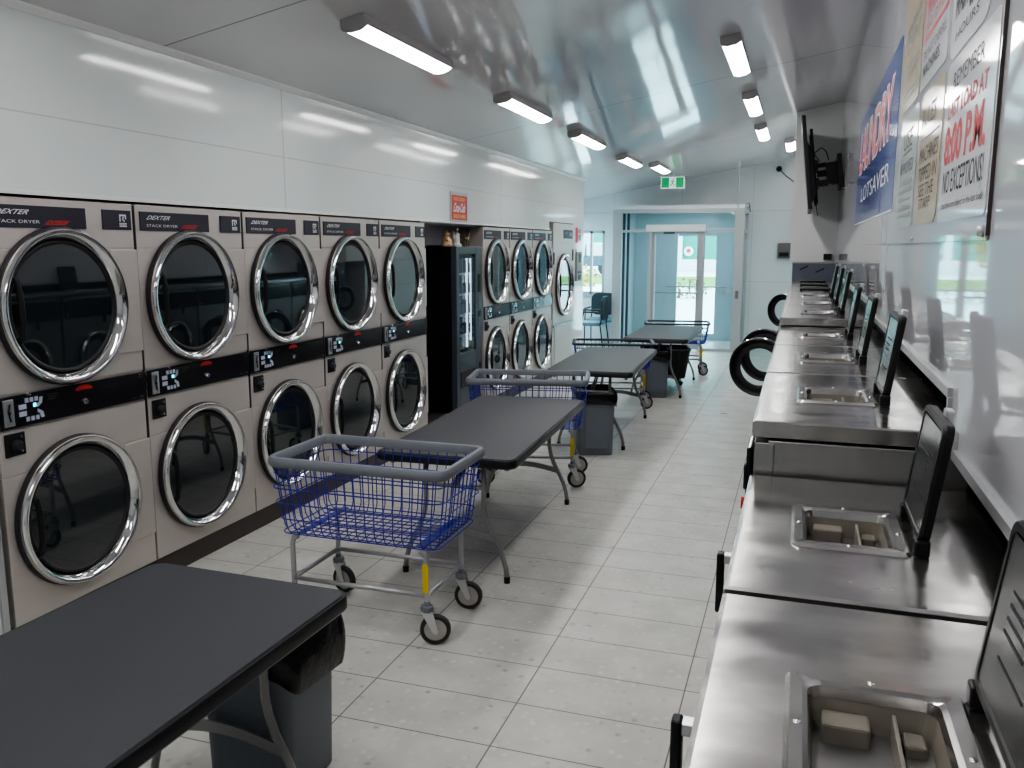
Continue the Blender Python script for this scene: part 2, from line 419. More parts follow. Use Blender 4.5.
struct(MB().box(-4.1, XL - .012, 2.53, 11.905, 0, 0.118, .004).build('baseboard_left', 'plinth'))
# alcove walls
struct(MB().box(XW - .1, -4.2, 12.45, 12.55, 0, 2.75).build('wall_alcove_side', 'wall_plain'))
struct(MB().box(XW - .1, XW, 12.55, YB, 0, 2.75).build('wall_alcove_end', 'wall_plain'))
# back wall with window and vestibule openings
WX0, WX1, WZ0, WZ1 = -4.75, -3.45, 0.86, 2.03
VX0, VX1, VZ1 = -3.07, -0.905, 2.36
mb = MB()
def bw(x0, x1, z0, z1):
    za = zc(x0) if z1 is None else z1; zb = zc(x1) if z1 is None else z1
    mb.loops([[(x0, y, z0), (x1, y, z0), (x1, y, zb), (x0, y, za)] for y in (YB, YB + .14)])
bw(XW, WX0, 0, None); bw(WX0, WX1, 0, WZ0); bw(WX0, WX1, WZ1, None); bw(WX1, VX0, 0, None); bw(VX0, VX1, VZ1, None); bw(VX1, 1.0, 0, None)
struct(mb.build('wall_back', 'wall_plain'))
# right wall: glossy panels whose lower edge steps up over the taller washers
mb = MB()
for y0, y1, z0 in ((Y0, 2.30, 1.250), (2.30, 4.86, 1.377), (4.86, 10.6, 1.430)):
    wall_piece(mb, XR, XR + .05, y0, y1, z0)
struct(mb.build('wall_right', 'wall_r'))
mb = MB()
for y0, y1, z0 in ((Y0, 2.30, 1.250), (2.30, 4.86, 1.377), (4.86, 10.6, 1.430)):
    mb.box(XR - .012, XR + .05, y0, y1, z0 - .012, z0 + .012)
mb.box(XR - .012, XR - .0, 2.290, 2.302, 1.262, 1.366); mb.box(XR - .012, XR, 4.850, 4.862, 1.389, 1.42)
struct(mb.build('trim_5', 'alu'))
struct(MB().box(0.92, 1.0, Y0, YB, 0, 3.5).build('wall_service', 'dark_void'))
struct(MB().loops([[(-.128, y, 1.565), (.92, y, 1.565), (.92, y, zc(.92)), (-.128, y, zc(-.128))] for y in (10.6, 11.7)]).build('wall_pillar', 'trim'))
struct(MB().box(-.06, .92, 11.55, YB, 0, 1.565).build('wall_low_right', 'wall_plain'))
struct(MB().box(0.37, .46, 11.7, YB, 1.565, 3.36).build('wall_far_right', 'wall_plain'))
struct(MB().loops([[(-6.3, y, 0), (1.0, y, 0), (1.0, y, zc(1.0)), (-6.3, y, zc(-6.3))] for y in (Y0 - .1, Y0)]).build('wall_front', 'wall_plain'))

# window at the back left
w = struct(MB().box(WX0, WX1, YB + .05, YB + .058, WZ0, WZ1).build('window_1', 'cglass'))
fm = MB()
for x0, x1, z0, z1 in ((WX0, WX1, WZ0, WZ0 + .05), (WX0, WX1, WZ1 - .05, WZ1), (WX0, WX0 + .05, WZ0, WZ1), (WX1 - .05, WX1, WZ0, WZ1), (-3.73, -3.69, WZ0, WZ1)):
    fm.box(x0, x1, YB + .02, YB + .10, z0, z1)
fm.box(WX0 - .02, WX1 + .02, YB - .03, YB, WZ0 - .04, WZ0)
fm.build('window_frame', 'alu', w)

# glass vestibule that stands into the room
YV, YO = 14.5, 16.3
v = struct(bpy.data.objects.new('wall_vestibule', None)); COL.objects.link(v)
fr = MB()
fr.box(VX0, VX0 + .15, YV, YV + .10, 0, 2.355); fr.box(VX1 - .15, VX1, YV, YV + .10, 0, 2.355)
fr.box(VX0 + .15, VX1 - .15, YV, YV + .10, 2.295, 2.355)
fr.box(VX0 + .15, -2.455, YV + .01, YV + .09, 1.975, 2.015); fr.box(-1.53, VX1 - .15, YV + .01, YV + .09, 1.975, 2.015)
fr.box(-2.455, -2.395, YV, YV + .10, 0, 2.05); fr.box(-1.60, -1.53, YV, YV + .10, 0, 2.05)
fr.box(VX0 + .15, -2.455, YV + .01, YV + .09, 0, .09); fr.box(-1.53, VX1 - .15, YV + .01, YV + .09, 0, .05)
fr.box(VX1 - .06, VX1, YV + .1, YB, 2.295, 2.355); fr.box(VX1 - .06, VX1, YB - .06, YB, 0, 2.295); fr.box(VX1 - .05, VX1 - .01, YV + .1, YB, 1.975, 2.015)
fr.box(VX1 - .06, VX1, YV + .1, YB, 0, .06)
fr.build('frame', 'alu', v)
MB().box(VX0, VX1, YV, YO, 2.357, 2.42).build('roof', 'wall_plain', v)
gl = MB()
gl.box(VX0 + .15, -2.455, YV + .045, YV + .053, .09, 1.975); gl.box(-1.53, VX1 - .15, YV + .045, YV + .053, .05, 1.975)
gl.box(VX0 + .15, VX1 - .15, YV + .045, YV + .053, 2.045, 2.295)
gl.box(VX1 - .034, VX1 - .026, YV + .1, YB - .06, .06, 2.295)
gl.build('glass_pane', 'cglass', v)
lw = MB(); lw.box(VX0 - .02, VX0 + .05, YV + .1, YO, 0, 2.357); lw.build('side_panel', 'vest_panel', v)
dm = MB()
for y in (14.72, 15.1, 15.5): dm.box(VX0 + .05, VX0 + .09, y, y + .055, 0, 2.33)
dm.each('mullion', 'dark_alu', v)
rw = MB(); rw.box(VX1 - .02, VX1 + .03, YB + .14, YO, 0, 2.357); rw.build('side_panel', 'vest_panel', v)
rr = MB()
rr.tube([(-1.02, YV - .006, 2.36), (-1.02, YV + .02, zc(-1.02))], .010, 8)
rr.build('conduit', 'alu', v)
c = MB(); c.tube([(-.97, YV + .03, 2.30), (-.90, YV + .03, 2.42), (-.86, YV + .3, 2.45), (-.86, YV + .7, 2.32)], .008, 6); c.build('cable', 'dark_alu', v)
b = MB(); b.box(-1.005, -.955, YV - .02, YV, .89, 1.02, .008); b.each('latch', 'dispenser', v)
lp_ = MB().lathe([(0, 0), (.09, 0), (.09, .02), (0, .02)], 24, 'z', Matrix.Translation((-1.75, 15.3, 2.335))).build('ceiling_lamp', 'led', v)
# inner door
d = struct(MB().box(-2.395 + .05, -1.60 - .05, YV + .046, YV + .054, .12, 1.95).build('door_1', 'cglass'))
st = MB()
st.box(-2.395, -2.345, YV + .03, YV + .07, .02, 2.0); st.box(-1.65, -1.60, YV + .03, YV + .07, .02, 2.0)
st.box(-2.345, -1.65, YV + .03, YV + .07, 1.95, 2.0); st.box(-2.345, -1.65, YV + .03, YV + .07, .02, .12)
st.build('door_frame', 'alu', d)
pb = MB(); pb.tube([(-2.38, YV + .12, .97), (-1.63, YV + .12, .965)], .016, 10); pb.build('push_bar', 'alu', d)
hd = MB(); hd.tube([(-1.63, YV + .03, 1.20), (-1.63, YV - .06, 1.20), (-1.74, YV - .06, 1.20), (-1.74, YV - .06, .98), (-1.63, YV - .06, .98), (-1.63, YV + .03, .98)], .013, 8); hd.build('door_handle', 'chrome_dull', d)
op = MB(); op.box(-2.49, -1.50, YV - .10, YV - .002, 1.985, 2.10, .012); op.build('door_operator', 'trim', d)
cl = MB(); cl.box(-2.20, -2.02, YV - .05, YV + .01, 1.945, 1.985, .005); cl.build('door_closer', 'dispenser', d)
# outer door
OX0, OX1 = -2.20, -1.20
ow = MB()
ow.box(VX0 - .02, OX0 - .28, YO, YO + .08, 0, 2.42); ow.box(OX1 + .02, VX1 + .03, YO, YO + .08, 0, 2.42); ow.box(OX0 - .28, OX1 + .02, YO, YO + .08, 1.98, 2.42)
struct(ow.build('wall_outer', 'vest_panel'))
d2o = struct(MB().box(OX0 - .2, OX1 - .05, YO + .036, YO + .044, .15, 1.93).build('door_2', 'cglass'))
st = MB()
st.box(OX0 - .28, OX0 - .01, YO + .01, YO + .07, 0, 1.98); st.box(OX1 - .30, OX1 + .02, YO + .01, YO + .07, 0, 1.98)
st.box(OX0, OX1 - .3, YO + .01, YO + .07, 1.93, 1.98); st.box(OX0, OX1 - .30, YO + .01, YO + .07, 0, .12)
st.build('door_frame', 'vest_panel', d2o)
pb = MB(); pb.tube([(OX0 - .2, YO - .06, 1.0), (OX1 - .1, YO - .06, 1.0)], .018, 10); pb.build('push_bar', 'alu', d2o)
t = MB().lathe([(0, -.03), (.03, -.03), (.06, -.02), (.085, -.012), (.085, 0), (0, 0)], 32, 'y', Matrix.Translation((-1.27, YO + .012, .90)))
tag(t.build('push_plate', 'chrome_dull', smooth=True, auto=40), 'round chrome door-opener push plate on glass vestibule wall', 'push plate')

# ------------------------------------------------------------------ outdoors
struct(MB().box(-70, 70, YO + .08, 26, -.10, -.02).build('ground', 'ground'))
struct(MB().box(-90, 90, 26, 40, -.10, -.022).build('floor_path', 'asphalt'))
tag(MB().box(-90, 90, 40, 52, -.10, -.018).build('lawn', 'grass'), 'green lawn strip outside beyond the entrance doors', 'lawn', kind='stuff')
struct(MB().box(-130, 130, 52, 120, -.10, -.021).build('road', 'asphalt'))
bl = thing('teal_building', 'teal green building with white trim seen through entrance doors', 'building', (0, 0, 0))
MB().box(-32, 10, 70, 80, .7, 9).build('wall', 'teal', bl)
bb = MB()
for x in (-22, -14.6, -9.35, -3.5): bb.box(x - .25, x + .25, 69.6, 70.0, -.02, 9)
bb.box(-32, 10, 69.7, 70.0, -.02, .75); bb.box(-32, 10, 69.8, 70, 3.6, 3.9); bb.build('trim', 'building_white', bl)
MB().lathe([(0, 0), (.38, 0), (.38, .1), (0, .1)], 24, 'y', Matrix.Translation((-8.6, 69.85, 1.4))).build('emblem', 'building_white', bl)
MB().lathe([(0, 0), (.16, 0), (.16, .05), (0, .05)], 16, 'y', Matrix.Translation((-8.6, 69.78, 1.45))).build('emblem_dot', 'red_ink', bl)
MB().box(-60, -33, 74, 84, 0, 8).build('building_block', 'building_white')
tag(bpy.data.objects['building_block'], 'plain white building seen through the alcove window', 'building')
def leafy(name, label, cat, c, r, mat, n, sc=(1, 1, 1), seed=1, trunk=None, group=None):
    rnd = random.Random(seed); t = thing(name, label, cat, (c[0], c[1], 0), 0, group)
    m = MB()
    for i in range(n):
        a, b_ = rnd.uniform(0, 2 * PI), rnd.uniform(-1, 1); q = rnd.uniform(.3, 1) ** .5 * r
        p = Vector((q * math.sqrt(1 - b_ * b_) * math.cos(a) * sc[0], q * math.sqrt(1 - b_ * b_) * math.sin(a) * sc[1], c[2] + q * b_ * sc[2]))
        s_ = r * rnd.uniform(.09, .18); e1 = Vector((rnd.gauss(0, 1), rnd.gauss(0, 1), rnd.gauss(0, 1))).normalized(); e2 = e1.cross(Vector((.3, .2, 1))).normalized()
        m.quad([p - e1 * s_, p - e2 * s_ * .6, p + e1 * s_, p + e2 * s_ * .6])
    m.build('foliage', mat, t)
    k = MB(); k.tube([(0, 0, -.02), (.05, 0, c[2] * .5), (0, 0, c[2])], [.12 * r, .09 * r, .05 * r], 8); k.build('trunk', 'bark', t)
    return t
leafy('yellow_tree', 'yellow autumn tree outside the entrance doors', 'tree', (-10.4, 60, 3.0), 1.9, 'leaf_y', 420, (.7, .7, 1.5), 3)
leafy('low_shrub', 'low green shrub by the path outside the entrance doors', 'shrub', (-4.0, 30, .32), .55, 'leaf_g', 240, (2.2, 1, .7), 5)
leafy('flowering_shrub', 'yellow leafy bush below the alcove window view', 'shrub', (-10.4, 38, .35), 1.0, 'leaf_y', 420, (1.8, .8, .7), 8)
tk = thing('delivery_truck', 'pale pickup truck parked outside the alcove window', 'truck', (-13.1, 52.5, 0))
m = MB(); m.box(-2.6, 2.6, 0, 1.9, .55, 1.15, .06); m.build('chassis', 'truck_dark', tk)
m = MB(); m.box(-2.6, .2, 0, 1.9, 1.15, 2.9, .08); m.box(.3, 2.5, .02, 1.88, 1.15, 2.0, .1); m.build('body', 'truck_paint', tk)
m = MB(); m.box(-2.0, -.8, -.02, 0, 2.3, 2.6); m.build('stripe', 'red_ink', tk)
for x in (-1.2, 1.5):
    for y in (.05, 1.6):
        m = MB().lathe([(.22, 0), (.42, .0), (.46, .08), (.46, .2), (.42, .28), (.22, .28)], 24, 'y', Matrix.Translation((x, y, .44))); m.build('wheel', 'tyre', tk, smooth=True, auto=40)

# ------------------------------------------------------------------ ceiling lights
def make_light(x, y, label, grp):
    t = thing('ceiling_light', label, 'ceiling light', (x, y, zc(x)), 0, grp)
    t.rotation_euler = (0, -math.atan(SL), 0)
    m = MB(); m.loops([[(a, yy, b) for a, b in ((-.068, 0), (-.072, -.045), (-.066, -.055), (.066, -.055), (.072, -.045), (.068, 0))] for yy in (-.57, .57)])
    for s in (-1, 1):
        y0_, y1_ = sorted((s * .552, s * .575)); pr_ = [(-.069, -.002), (-.074, -.045), (-.066, -.060), (-.03, -.073), (.03, -.073), (.066, -.060), (.074, -.045), (.069, -.002)]
        m.loops([[(a, yy, b) for a, b in pr_] for yy in (y0_, y1_)])
    m.build('housing', 'led_body', t)
    m = MB(); pts = [(-.064 + .128 * k / 8, -.055 - .016 * math.sin(PI * k / 8)) for k in range(9)]
    m.loops([[(a, yy, b) for a, b in pts] for yy in (-.55, .55)]); m.build('diffuser', 'led', t)
    return t
LL = ['first', 'second', 'third', 'fourth', 'fifth']
for i, y in enumerate((4.6, 6.88, 9.06, 11.4, 12.85)):
    make_light(-2.21 if i < 4 else -2.04, y, LL[i] + ' lit strip light from the camera in the left row above the dryers', 'strip lights in the left ceiling row')
for i, y in enumerate((6.9, 9.18, 11.43, 13.4)):
    make_light(-.545 if i < 3 else -.24, y, LL[i] + ' lit strip light from the camera in the right row above the aisle', 'strip lights in the right ceiling row')
for y in (2.3, 0.0): make_light(-2.21, y, 'lit strip light overhead behind the picture, left row', 'strip lights overhead at the near end')
for y in (4.4, 2.2, .0): make_light(-.545, y, 'lit strip light overhead behind the picture, right row', 'strip lights overhead at the near end')

# exit sign
t = thing('exit_sign', 'green running-man exit sign hanging from the ceiling before the doors', 'exit sign', (-2.03, 14.15, 2.665))
MB().box(-.19, .19, -.02, .02, 0, .185, .006).build('housing', 'exit_white', t)
g_ = MB(); g_.box(-.175, -.055, -.024, -.0205, .012, .172); g_.box(.055, .175, -.024, -.0205, .012, .172); g_.each('panel', 'exit_green', t)
m = MB()
m.ball((.012, -.023, .148), .013, 1, (1, .1, 1))
for a, b in (((.008, .13), (-.006, .085)), ((.006, .12), (.034, .098)), ((.006, .12), (-.026, .105)), ((-.006, .085), (.026, .062)), ((.026, .062), (.022, .030)), ((-.006, .085), (-.016, .055)), ((-.016, .055), (-.042, .045))):
    m.tube([(a[0], -.0225, a[1]), (b[0], -.0225, b[1])], .007, 6)
m.build('running_figure', 'exit_green', t)
m = MB(); m.box(-.24, .24, -.02, .02, .20, .215); m.tube([(0, 0, .19), (0, 0, zc(-2.03) - 2.665)], .012, 8); m.tube([(-.15, 0, .18), (-.15, 0, .2)], .008, 6); m.tube([(.15, 0, .18), (.15, 0, .2)], .008, 6)
m.build('bracket', 'alu', t)
# security camera on the back wall
t = thing('security_camera', 'small dark dome camera high on the back wall with a trailing wire', 'camera', (-.44, YB, 3.05))
MB().lathe([(0, -.09), (.03, -.08), (.045, -.05), (.05, 0), (0, 0)], 20, 'y').build('housing', 'black', t, smooth=True)
m = MB(); m.tube([(.03, -.02, -.03), (.12, -.015, -.12), (.25, -.012, -.22), (.36, -.012, -.30)], .009, 6); m.build('cable', 'dark_alu', t)
t = thing('wall_dispenser', 'grey-brown dispenser box mounted on the back wall right of the doors', 'dispenser', (-.30, YB, 1.54))
MB().box(-.10, .12, -.12, 0, 0, .26, .015).build('housing', 'dispenser', t)
MB().box(-.07, .09, -.125, -.115, .03, .10, .004).build('nozzle_plate', 'black', t)

# ------------------------------------------------------------------ doors of the machines
def make_door(parent, R, loc, rot=(0, 0, 0), handle=-1, clear=False, dark_rim=False):
    """round door whose axis points along local +x"""
    k = R / .34
    d = MB().lathe([(.338 * k, .0), (.343 * k, .026), (.342 * k, .042), (.334 * k, .052), (.323 * k, .052), (.315 * k, .045), (.290 * k, .008), (.290 * k, .0)], 72, 'x', close=True)
    o = d.build('door', 'gasket' if dark_rim else 'chrome', parent, loc, rot, smooth=True, auto=50)
    g = MB().lathe([(.340 * k, .001), (.348 * k, .001), (.348 * k, .024), (.342 * k, .027)], 72, 'x', close=True)
    g.build('rim_seal', 'chrome' if dark_rim else 'gasket', o, smooth=True, auto=50)
    g = MB().lathe([(.291 * k, .004), (.2905 * k, .014), (.282 * k, .017), (.274 * k, .012), (.274 * k, .004)], 72, 'x', close=True)
    g.build('gasket', 'gasket', o, smooth=True, auto=60)
    g = MB()
    if clear: g.lathe([(.277 * k, .010), (.22 * k, -.03), (.17 * k, -.07), (.11 * k, -.09), (0.0001, -.095)], 48, 'x', cap=False)
    else: g.lathe([(.277 * k, .0090), (.20 * k, .0098), (.10 * k, .0103), (.0001, .0105)], 64, 'x', cap=False)
    g.build('door_glass', 'bowl' if clear else 'dglass', o, smooth=True)
    if clear:
        g = MB().lathe([(.279 * k, .013), (.255 * k, .022), (.225 * k, .016), (.218 * k, .004), (.222 * k, -.004), (.279 * k, .004)], 64, 'x', close=True)
        g.build('inner_seal', 'gasket', o, smooth=True, auto=50)
    if handle:
        h = MB(); s = handle
        if clear:
            h.box(.03, .075, s * .33 * k, s * .37 * k, -.01, .03, .004); h.box(.05, .078, s * .345 * k, s * .372 * k, -.11, .03, .006)
        else:
            h.tube([(.012, s * .268 * k, .15 * k), (.040, s * .262 * k, .12 * k), (.046, s * .256 * k, .06 * k), (.046, s * .254 * k, -.06 * k), (.040, s * .260 * k, -.12 * k), (.012, s * .268 * k, -.15 * k)], .013, 8)
            h.box(.014, .03, s * .285 * k, s * .25 * k, .11 * k, .16 * k, .004); h.box(.014, .03, s * .285 * k, s * .25 * k, -.16 * k, -.11 * k, .004)
        h.build('handle', 'black', o, smooth=False)
    return o

# ------------------------------------------------------------------ stack dryers
DW = 0.857
def make_dryer(label, y):
    t = thing('stack_dryer', label, 'dryer', (XL, y, .118), 0, 'steel stacked dryers along the left wall')
    z = lambda a: a - .118
    W = DW - .008
    b = MB(); b.box(-.9, -.006, .004, W, 0, z(1.935), .003)
    # front sheets with slim gaps between them
    b.box(-.006, .0, .004, W - .006, z(1.725), z(1.935), .002)
    b.box(-.006, .0, .004, W, z(1.122), z(1.722), .002); b.box(-.006, .0, .004, W - .006, z(.778), z(.968), .002)
    b.box(-.006, .0, .004, W, z(.122), z(.775), .002)
    b.build('body', 'steel', t)
    hp = MB(); hp.box(0, .006, .68, W + .004, z(1.222), z(1.718), .003); hp.build('hinge_panel', 'steel', t)
    hp = MB(); hp.box(0, .006, .68, W + .004, z(.272), z(.772), .003); hp.build('hinge_panel', 'steel', t)
    g = MB(); g.box(-.02, .001, W - .004, W + .008, z(1.718), z(1.93)); g.box(-.02, .001, W - .004, W + .008, z(.775), z(1.22)); g.each('side_gap', 'black', t)
    # sign panels
    lp = MB().box(.0, .006, .030, .55, z(1.811), z(1.904), .002).build('sign_panel', 'label', t)
    m = MB(); add_text(m, 'DEXTER', (.0066, .072, z(1.866)), (0, .185, 0), (0, 0, .020), .12, .015); add_text(m, 'STACK DRYER', (.0066, .072, z(1.830)), (0, .225, 0), (0, 0, .013)); m.build('lettering', 'white_ink', lp)
    m = MB(); add_text(m, 'EXPRESS', (.0066, .325, z(1.830)), (0, .135, 0), (0, 0, .015), .16, .02); m.quad([(.0064, .318, z(1.8265)), (.0064, .43, z(1.8265)), (.0064, .435, z(1.829)), (.0064, .322, z(1.829))]); m.build('red_lettering', 'red_ink', lp)
    lg = MB().box(.0, .006, .648, .828, z(1.812), z(1.904), .002).build('logo_panel', 'label', t)
    m = MB(); X = .0066
    m.box(.0061, X, .752, .795, z(1.876), z(1.884)); m.box(.0061, X, .752, .759, z(1.850), z(1.876)); m.box(.0061, X, .788, .795, z(1.862), z(1.876)); m.tube([(X, .778, z(1.872)), (X, .770, z(1.862)), (X, .782, z(1.852))], .004, 6)
    for k in range(3): m.box(.0061, X, .750, .797, z(1.826 + k * .007), z(1.830 + k * .007))
    m.build('emblem', 'white_ink', lg)
    # control strip
    cs = MB().box(.0, .010, .006, W, z(.978), z(1.116), .003).build('control_panel', 'strip', t)
    m = MB(); m.box(.010, .014, .030, .080, z(.990), z(1.104), .003); cp = m.build('coin_plate', 'chrome_dull', cs)
    m = MB(); m.tube([(.0146, .060, z(1.085)), (.0146, .052, z(1.05)), (.0146, .060, z(1.01))], .004, 6); m.box(.0135, .0165, .05, .062, z(1.04), z(1.052)); 
    # (slot drawn on the coin plate)
    m.build('coin_slot', 'black', cs)
    m = MB(); X0, X1 = .0102, .0125
    for k in range(3):
        m.box(X0, X1, .138 + k * .024, .155 + k * .024, z(1.078), z(1.097)); m.box(X0, X1, .138 + k * .024, .155 + k * .024, z(.997), z(1.016))
    m.box(X0, X1, .105, .142, z(1.052), z(1.073)); m.box(X0, X1, .105, .142, z(1.022), z(1.043))
    m.loops([[(x, a, z(b)) for a, b in ((.198, 1.050), (.222, 1.066), (.228, 1.092), (.212, 1.092), (.208, 1.072), (.196, 1.066))] for x in (X0, X1)])
    m.loops([[(x, a, z(b)) for a, b in ((.196, 1.028), (.208, 1.022), (.212, 1.002), (.230, 1.002), (.224, 1.028), (.198, 1.044))] for x in (X0, X1)])
    m.build('keypad', 'keys', cs)
    m = MB(); m.box(.0102, .013, .178, .192, z(1.054), z(1.070)); m.build('indicator_light', 'teal_led', cs)
    m = MB(); m.lathe([(0, .022), (.011, .022), (.014, .016), (.014, .009), (0, .009)], 16, 'x', Matrix.Translation((0, .456, z(1.030)))); m.lathe([(0, .016), (.008, .016), (.009, .009), (0, .009)], 12, 'x', Matrix.Translation((0, .160, z(1.112)))); m.build('lock', 'chrome', cs, smooth=True, auto=40)
    m = MB(); m.loops([[(x, .456 + .05 * math.cos(a), z(1.086) + .022 * math.sin(a)) for a in [PI * k / 8 for k in range(9)]] for x in (.0101, .0112)]); m.build('red_emblem', 'red_ink', cs)
    m = MB()
    for k in range(3): m.box(.0101, .011, .255, .315 - .01 * k, z(1.092 - k * .010), z(1.095 - k * .010))
    for a, b in ((.80, 1.102), (.818, 1.102), (.80, 1.088), (.818, 1.088)): m.box(.0101, .011, a, a + .010, z(b), z(b + .008))
    m.box(.0101, .011, .745, .775, z(.992), z(.997)); m.box(.0101, .011, .80, .825, z(.990), z(.999)); m.build('small_print', 'grey_ink', cs)
    # lock plate below
    lk = MB().box(0, .006, .030, .128, z(.860), z(.957), .002).build('lock_plate', 'black', t)
    m = MB(); m.lathe([(0, .03), (.016, .03), (.022, .022), (.024, .006), (0, .006)], 20, 'x', Matrix.Translation((0, .082, z(.905)))); m.build('lock_knob', 'gasket', lk, smooth=True, auto=40)
    m = MB(); m.lathe([(0, .010), (.006, .009), (.006, .006), (0, .006)], 10, 'x', Matrix.Translation((0, .108, z(.94)))); m.lathe([(0, .010), (.006, .009), (.006, .006), (0, .006)], 10, 'x', Matrix.Translation((0, .108, z(.878)))); m.each('screw', 'chrome', lk)
    make_door(t, .34, (.002, .386, z(1.470)))
    make_door(t, .34, (.002, .386, z(.540)))
    return t
dl = ['first stacked steel dryer from the camera, beside the near end of the white wall',
      'second stacked steel dryer from the camera, left of the near laundry cart',
      'third stacked steel dryer from the camera, behind the near laundry cart',
      'fourth stacked steel dryer from the camera, facing the second folding table',
      'fifth stacked steel dryer, just before the black vending machine',
      'stacked steel dryer directly after the black vending machine',
      'second stacked steel dryer after the vending machine, middle of that three',
      'third stacked steel dryer after the vending machine, beside the tall single dryer']
D0 = make_dryer(dl[0], 2.563)
for i in range(1, 5): dup(D0, (XL, 2.563 + DW * i, .118), 0, dl[i])
for i in range(3): dup(D0, (XL, 8.272 + DW * i, .118), 0, dl[5 + i])
# tall single dryer at the end
t = thing('large_dryer', 'tall single steel dryer with one big round door at end of row', 'dryer', (XL + .012, 10.862, .118))
z = lambda a: a - .118
Wd = 1.03
b = MB(); b.box(-.9, -.006, 0, Wd, 0, z(2.045), .003); b.box(-.006, 0, .002, Wd - .002, z(1.780), z(2.045), .002); b.box(-.006, 0, .002, Wd - .002, z(.70), z(1.772), .002); b.box(-.006, 0, .10, Wd - .10, 0, z(.66), .002); b.build('body', 'steel', t)
lp = MB().box(0, .006, .50, .98, z(1.845), z(1.965), .002).build('sign_panel', 'label', t)
m = MB(); add_text(m, 'DEXTER', (.0066, .55, z(1.91)), (0, .18, 0), (0, 0, .025), .12, .015); m.box(.0061, .0068, .80, .93, z(1.88), z(1.93)); m.build('lettering', 'lightgrey_ink', lp)
m = MB(); m.box(0, .02, 0.0, Wd, z(.665), z(.695), .004); m.build('lint_drawer_lip', 'steel_side', t)
m = MB(); m.box(0, .012, .0, .035, z(1.50), z(1.66), .003); m.box(0, .012, Wd - .05, Wd - .01, z(1.54), z(1.70), .003); m.each('latch', 'black', t)
make_door(t, .415, (.002, .52, z(1.22)))
# notices on the wall after the dryers
t = thing('red_notice', 'small red and white printed notice on the wall end past the tall dryer', 'notice', (XL, 12.02, 1.62))
MB().box(.001, .005, 0, .36, 0, .40).build('sheet', 'poster_white', t)
m = MB(); m.box(.005, .0065, .02, .17, .17, .39); m.box(.005, .0065, .03, .10, .02, .08); m.build('red_print', 'red_pale', t)
m = MB(); m.box(.005, .0065, .20, .34, .20, .29); m.box(.005, .0065, .20, .34, .31, .37); m.build('grey_print', 'lightgrey_ink', t)
t = thing('payment_panel', 'narrow grey wall panel with black displays below the red notice', 'wall panel', (XL, 12.05, 1.24))
MB().box(.001, .03, 0, .30, 0, .42, .005).build('housing', 'lightgrey_ink', t)
m = MB(); m.box(.03, .034, .10, .21, .27, .39); m.box(.03, .034, .10, .21, .02, .09); m.box(.03, .034, .05, .27, .12, .14); m.each('display', 'black', t)

# red framed drink sign above the vending machine
t = thing('framed_sign', 'red and yellow drink sign in thin frame above the vending machine', 'sign', (XL, 7.40, 1.965))
MB().box(.001, .012, 0, .42, 0, .275, .002).build('frame', 'alu', t)
MB().box(.012, .0135, .018, .402, .018, .245).build('red_panel', 'sign_red', t)
m = MB(); add_text(m, 'ICE COLD', (.0142, .075, .196), (0, .27, 0), (0, 0, .030), 0, .02); add_text(m, 'SOLD HERE', (.0142, .06, .036), (0, .30, 0), (0, 0, .034), 0, .03); m.build('yellow_lettering', 'sign_yellow', t)
m = MB(); add_text(m, 'Coca-Cola', (.0142, .045, .088), (0, .33, 0), (0, 0, .088), .12, .03); m.build('white_lettering', 'white_ink', t)

# ------------------------------------------------------------------ vending machine
t = thing('vending_machine', 'black glass-front vending machine between the dryers', 'vending machine', (XL, 7.545, .118))
t.scale = (1, .86, 1)
z = lambda a: a - .118
MB().box(-.85, -.055, 0, .80, .03, z(1.735), .006).build('cabinet', 'strip', t)
dr = MB(); dr.box(-.055, .0, 0, .085, .03, z(1.735), .004); dr.box(-.055, .0, .60, .80, .03, z(1.735), .004); dr.box(-.055, 0, .085, .60, z(1.665), z(1.735), .004); dr.box(-.055, 0, .085, .60, .03, z(.70), .004)
dr.build('door', pmat('vending_door_blue_grey', (0.05, 0.065, 0.085), 0.3, noise=0.08), t)
MB().box(-.02, -.014, .085, .60, z(.70), z(1.665)).build('window_glass', 'dim_glass', t)
m = MB()
for zz in (.86, 1.06, 1.26, 1.46): m.box(-.05, -.042, .09, .595, z(zz), z(zz) + .02)
m.each('shelf', 'chrome_dull', t)
m = MB(); m.box(-.046, -.030, .40, .425, z(.74), z(1.62)); m.box(-.046, -.030, .52, .54, z(.80), z(1.62)); m.each('light_tube', pmat('vending_tube', (.8, .85, .9), .5, emit=(.8, .92, 1), estr=1.6, noise=.02), t)
rnd = random.Random(4); pk = [MB(), MB(), MB()]
for zz in (.88, 1.08, 1.28, 1.48):
    for k in range(6): pk[rnd.randrange(3)].box(-.05, -.036, .10 + k * .08, .16 + k * .08, z(zz), z(zz) + rnd.uniform(.08, .15), .004)
for q, mt in zip(pk, ('truck_dark', 'steel_blue', 'fabric')): q.each('snack_packet', mt, t)
m = MB(); m.box(0, .006, .66, .74, z(1.28), z(1.46), .003); m.box(0, .006, .66, .74, z(1.03), z(1.09), .003); m.box(0, .008, .70, .73, z(.50), z(.56), .002); m.each('bill_slot', 'black', t)
m = MB(); 
for k in range(5): m.box(0, .005, .66, .74, z(1.12 + k * .026), z(1.136 + k * .026), .002)
m.box(0, .006, .67, .70, z(.93), z(.96)); m.box(0, .006, .67, .70, z(.985), z(1.01)); m.build('keypad', 'steel_blue', t)
MB().box(0, .008, .10, .56, z(.36), z(.52), .004).build('delivery_flap', 'gasket', t)
for x in (-.8, -.08):
    for y in (.05, .72): MB().lathe([(.02, 0), (.02, .03)], 10, 'z').each('foot', 'black', t, (x, y, 0))

